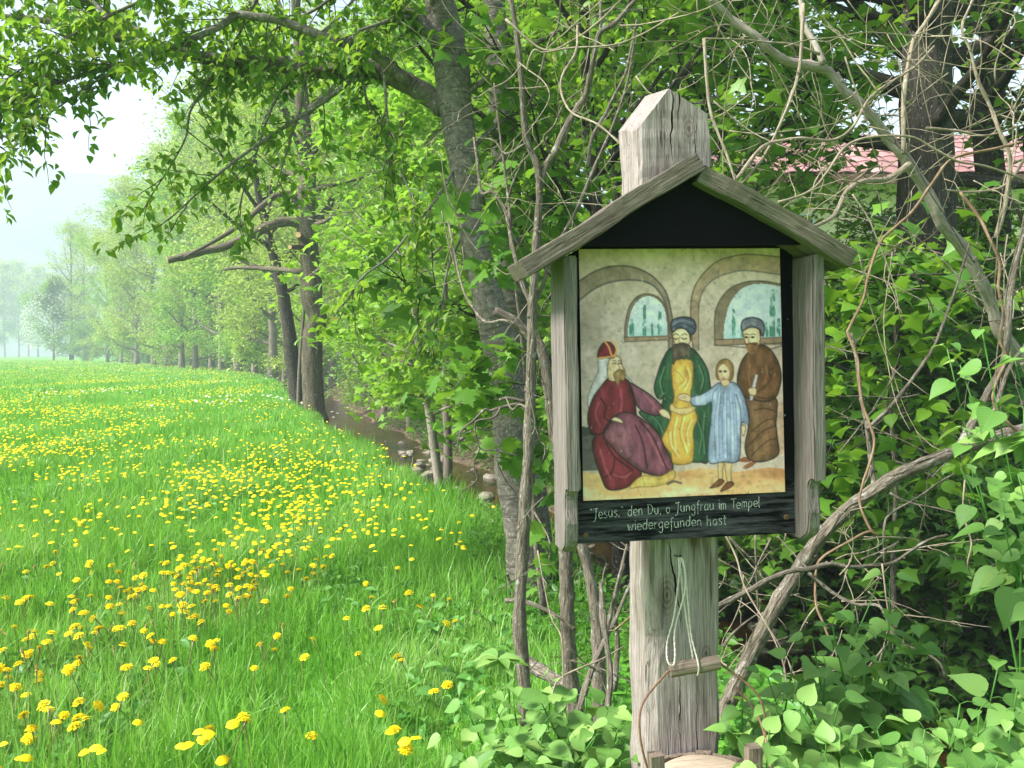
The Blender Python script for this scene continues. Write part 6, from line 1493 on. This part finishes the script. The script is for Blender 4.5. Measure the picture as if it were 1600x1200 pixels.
hv, hf = head_mesh(True); heads = [make_mesh('flower_head', hv * A(1, 1, z_), hf, M['petal_one'], False) for z_ in (1, 1.25, 0.8)]
DG = 'dandelions in bloom in the meadow'
M['bud'] = leaf_mat('closed bud', [(0.30, 0.22, 0.06), (0.50, 0.30, 0.05), (0.28, 0.30, 0.10)], (0.4, 0.3, 0.05), tmix=0.1, single=True)
bud_me = make_mesh('flower_bud', hv * A(0.36, 0.36, 1.5), hf, M['bud'], False)
for q, i in enumerate(pick):
    e = bpy.data.objects.new('dandelion', None); e.empty_display_size = 0.05; e.location = (fx[i], fy[i], fz[i]); COL.objects.link(e)
    closed_ = q % 8 == 5
    tag(e, 'closed brownish dandelion bud among the near meadow grass' if closed_ else 'yellow dandelion in bloom among the near meadow grass', 'flower', 'closed dandelion buds in the meadow' if closed_ else DG)
    tilt = rgd.normal(0, 0.3, 2); top = A(tilt[0] * 0.12, tilt[1] * 0.12 - 0.02, fh[i])
    P = spline([A(0, 0, -0.01), top * A(0.2, 0.2, 0.5), top], 3); mb = MB(); mb.tube(P, np.r_[np.full(len(P) - 1, 0.0022), 0.005], 5); mb.build('stem', M['flower_stem'], e)
    h_ = bpy.data.objects.new('flower_bud' if closed_ else 'flower_head', bud_me if closed_ else heads[q % 3]); link(h_, e); h_.location = top - A(0, 0, fs[i] * 0.25); h_.rotation_euler = (-tilt[1] * 0.9 + 0.15, tilt[0] * 0.9, rgd.uniform(0, 6.28)); h_.scale = (fs[i],) * 3
tm = head_mesh(False); n = len(rest); print('flowers', len(fx))
s_ = fs[rest] * np.interp(fy[rest], [10, 40, 150], [0.88, 1.0, 1.7])
up = norm(np.c_[rgd.normal(0, 0.3, n), rgd.normal(-0.1, 0.3, n), np.ones(n)]); ax = norm(np.c_[rgd.normal(0, 1, n), rgd.normal(0, 1, n), np.zeros(n)])
hgt = fh[rest] + 0.02
me = leaf_mesh(tm, np.c_[fx[rest], fy[rest], fz[rest] + hgt], bases(ax, up), s_, rgd.random(n), M['petal'], 'far_dandelions')
obj('dandelion_carpet', me, None, label='yellow dandelions spread over the meadow toward the far trees', cat='flowers', kind='stuff')
# white umbels far out in the meadow
n = 500; y = rgd.uniform(24, 60, n); x = -0.5 * y + rgd.random(n) * 0.42 * y; k = rough(x * 0.4, y * 0.3) > 0.5; x, y = x[k], y[k]; n = len(x)
up = norm(np.c_[rgd.normal(0, 0.3, n), rgd.normal(0, 0.3, n), np.ones(n)]); ax = norm(np.c_[rgd.normal(0, 1, n), rgd.normal(0, 1, n), np.zeros(n)])
obj('white_umbels', leaf_mesh(tm, np.c_[x, y, ground(x, y) + 0.27], bases(ax, up), np.full(n, 0.05), rgd.random(n), M['blossom'], 'white_umbels'), None, label='scattered white meadow flowers beyond the dandelions', cat='flowers', kind='stuff')

# ------------------------------------------------------------------ stones in the stream
M['stone'] = plain_mat('stream stone', (0.10, 0.085, 0.065), (0.30, 0.27, 0.22), 3, 0.6, 0.8)
rgt = np.random.default_rng(501)
def stone_mesh(seed):
    bm = bmesh.new(); bmesh.ops.create_icosphere(bm, subdivisions=2, radius=1); rg = np.random.default_rng(seed)
    ph = rg.uniform(0, 6.28, (6, 3)); fr_ = rg.normal(0, 1.6, (6, 3))
    for v_ in bm.verts:
        c_ = np.array(v_.co); d = sum(math.sin(float(c_ @ f_) + p_[0]) for f_, p_ in zip(fr_, ph)) * 0.07; v_.co *= 1 + d
    me = bpy.data.meshes.new('stone'); bm.to_mesh(me); bm.free()
    a = me.attributes.new('tc', 'FLOAT_VECTOR', 'POINT'); a.data.foreach_set('vector', np.array([v_.co[:] for v_ in me.vertices], np.float32).ravel())
    me.materials.append(M['stone']); return me
SM = [stone_mesh(i) for i in range(5)]
spots = [(755, 797, .24), (735, 800, .12), (775, 812, .16), (672, 742, .22), (1335, 1045, .17), (1290, 1045, .10), (1240, 1020, .14), (1215, 1000, .16), (1260, 1035, .08), (1190, 985, .12), (1360, 1095, .15), (1180, 1010, .10)]
st_xy = []
for a_, b_, r_ in spots:
    Y = (EYE - WATER) * FPX / (b_ - 553); st_xy.append(((a_ - 800) / FPX * Y, Y, r_))
for k in range(70):                                    # gravel bar on the far side
    y = rgt.uniform(15.5, 27); st_xy.append((float(cx(y) + hw(y) * rgt.normal(0.75, 0.35)), y, 0.04 + 0.16 * rgt.random() ** 2.5))
for k in range(16):
    y = rgt.uniform(6, 13); st_xy.append((float(cx(y) + hw(y) * rgt.uniform(-1.1, 1.1)), y, rgt.uniform(0.05, 0.14)))
st_xy.sort(key=lambda q: q[1])
for i, (x, y, r_) in enumerate(st_xy):
    o = obj('stone', SM[i % 5], None, label='pale rounded stone lying in the shallow stream', cat='stone', group='stones in the stream')
    o.location = (x, y, max(gz0(x, y), WATER - 0.04) + r_ * rgt.uniform(-0.1, 0.15)); o.scale = (r_, r_ * rgt.uniform(0.7, 1.0), r_ * rgt.uniform(0.35, 0.75)); o.rotation_euler = (rgt.normal(0, 0.3), rgt.normal(0, 0.3), rgt.uniform(0, 6.28))

# ------------------------------------------------------------------ yellow house with red tiled roof
HY = 27.0
hx0, hx1 = 6.2, 21.0; ez, rz_ = 6.45, 8.6
house = empty('house', ((hx0 + hx1) / 2, HY + 4, 1.2), 'yellow house with red tiled roof half hidden behind the wood', 'house')
hb = np.array(house.location)
M['plaster'] = plain_mat('yellow plaster', (0.80, 0.72, 0.42), (0.86, 0.79, 0.50), 2.0, 0.9, 0.1)
M['tile'] = leaf_mat('red roof tile', [(0.26, 0.13, 0.125), (0.34, 0.18, 0.175), (0.42, 0.25, 0.245)], (0.3, 0.1, 0.1), tmix=0.0, rough=0.8, single=True)
M['tile_rest'] = plain_mat('red roof tiles', (0.26, 0.13, 0.125), (0.38, 0.21, 0.205), 4, 0.8, 0.2)
M['white_paint'] = plain_mat('white window paint', (0.72, 0.72, 0.70), (0.8, 0.8, 0.78), 5, 0.6, 0.05)
M['eave'] = plain_mat('brown eave board', (0.10, 0.06, 0.04), (0.18, 0.11, 0.075), 5, 0.8, 0.2)
m, nt, out = newmat('window glass'); pbsdf(nt, out, (0.03, 0.035, 0.04), 0.08, None, 0.6); M['glass'] = m
mb = MB(); mb.box((hx0, HY, -0.5), (hx1, HY + 8.5, ez + 0.1)); mb.build('wall', M['plaster'], house, hb, smooth=False)
rf = MB()
V = A([hx0 - .7, HY - .8, ez], [hx1 + .7, HY - .8, ez], [hx1 + .7, HY + 4.25, rz_], [hx0 - .7, HY + 4.25, rz_], [hx0 - .7, HY + 9.3, ez], [hx1 + .7, HY + 9.3, ez])
rf.add(V, [np.array([[0, 1, 2, 3], [3, 2, 5, 4], [0, 4, 5, 1]]), np.array([[0, 3, 4], [1, 5, 2]])]); roof = rf.build('roof', M['tile_rest'], house, hb, smooth=False)
mb = MB(); mb.box((hx0 - .75, HY - .86, ez - .24), (hx1 + .75, HY - .80, ez + 0.02)); mb.build('eave_board', M['eave'], house, hb, smooth=False)
cols, rows = 34, 8; tw_ = (hx1 - hx0 + 1.4) / cols; sl_ = math.hypot(5.05, rz_ - ez); tl = sl_ / rows; ang = math.atan2(rz_ - ez, 5.05)
Vt = []
for yy in (0.0, 1.12):
    for t in np.linspace(0, 1, 5): Vt.append((t * tw_ * 0.97, yy * tl, 0.03 + 0.045 * math.sin(math.pi * t) + (0.03 if yy == 0 else 0.0)))
Vt = np.array(Vt); tile_me = make_mesh('roof_tile', np.r_[Vt, Vt[:5] - A(0, 0, 0.03)], [np.array([[i, i + 1, i + 6, i + 5] for i in range(4)] + [[i + 10, i + 11, i + 1, i] for i in range(4)])], M['tile'], False)
for r_i in range(rows):
    for c_i in range(cols):
        o = bpy.data.objects.new('roof_tile', tile_me); link(o, roof); o.rotation_euler = (ang, 0, 0)
        o.location = A(hx0 - .7 + c_i * tw_, HY - .8 + r_i * tl * math.cos(ang), ez + r_i * tl * math.sin(ang) + 0.01) - hb
for wx, wz in ((7.9, 4.1), (10.6, 4.1), (13.4, 4.1), (16.2, 4.1), (19.0, 4.1), (7.9, 1.4), (10.6, 1.4), (13.4, 1.4), (16.2, 1.4)):
    mb = MB(); mb.box((wx - .5, HY - .015, wz), (wx + .5, HY + .05, wz + 1.35)); wo_ = mb.build('window', M['glass'], house, hb, smooth=False)
    for lo_, hi_ in (((wx - .58, HY - .05, wz - .08), (wx - .5, HY + .02, wz + 1.43)), ((wx + .5, HY - .05, wz - .08), (wx + .58, HY + .02, wz + 1.43)), ((wx - .5, HY - .05, wz + 1.35), (wx + .5, HY + .02, wz + 1.43)), ((wx - .5, HY - .06, wz - .08), (wx + .5, HY + .02, wz)), ((wx - .03, HY - .04, wz), (wx + .03, HY + .02, wz + 1.35))):
        mb = MB(); mb.box(lo_, hi_); mb.build('frame', M['white_paint'], wo_, hb, smooth=False)

# ------------------------------------------------------------------ road, hill and hazy air
M['asphalt'] = plain_mat('pale road', (0.12, 0.12, 0.12), (0.2, 0.2, 0.19), 1, 0.9, 0.1)
ry = np.linspace(-330, 120, 40); V = []
for x in ry:
    for dy in (0, 5): V.append((x, 320 + dy + 0.02 * x, gz0(x, 320 + dy) + 0.12))
V = np.array(V); k = np.arange(39) * 2
obj('road', make_mesh('road', V, [np.c_[k, k + 2, k + 3, k + 1]], M['asphalt']), kind='structure')
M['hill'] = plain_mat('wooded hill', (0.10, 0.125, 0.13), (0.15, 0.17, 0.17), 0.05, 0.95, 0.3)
hxs = np.linspace(-600, 600, 61); hys = np.linspace(500, 630, 12); HX, HYs = np.meshgrid(hxs, hys)
prof = np.interp(HX, [-600, -420, -300, -200, -100, 0, 150, 300, 600], [134, 131, 124, 108, 84, 62, 52, 55, 70])
HZ = prof * sm((HYs - 500) / 120) + 4 * rough(HX * 0.05, HYs * 0.05) - 1
k = (np.arange(11)[:, None] * 61 + np.arange(60)[None]).ravel()
obj('hill', make_mesh('hill', np.c_[HX.ravel(), HYs.ravel(), HZ.ravel()], [np.c_[k, k + 1, k + 62, k + 61]], M['hill'], True, np.c_[HX.ravel(), HYs.ravel(), HZ.ravel()]), kind='structure')

m, nt, out = newmat('haze')
pv = N(nt, 'ShaderNodeVolumePrincipled'); pv.inputs['Color'].default_value = (0.74, 0.83, 1.0, 1); pv.inputs['Density'].default_value = 0.0014; pv.inputs['Anisotropy'].default_value = 0.0
nt.links.new(pv.outputs[0], out.inputs['Volume'])
V, F = boxvf((-690, -140, -3), (690, 690, 142)); obj('haze', make_mesh('haze', V, F, m, False), kind='stuff')
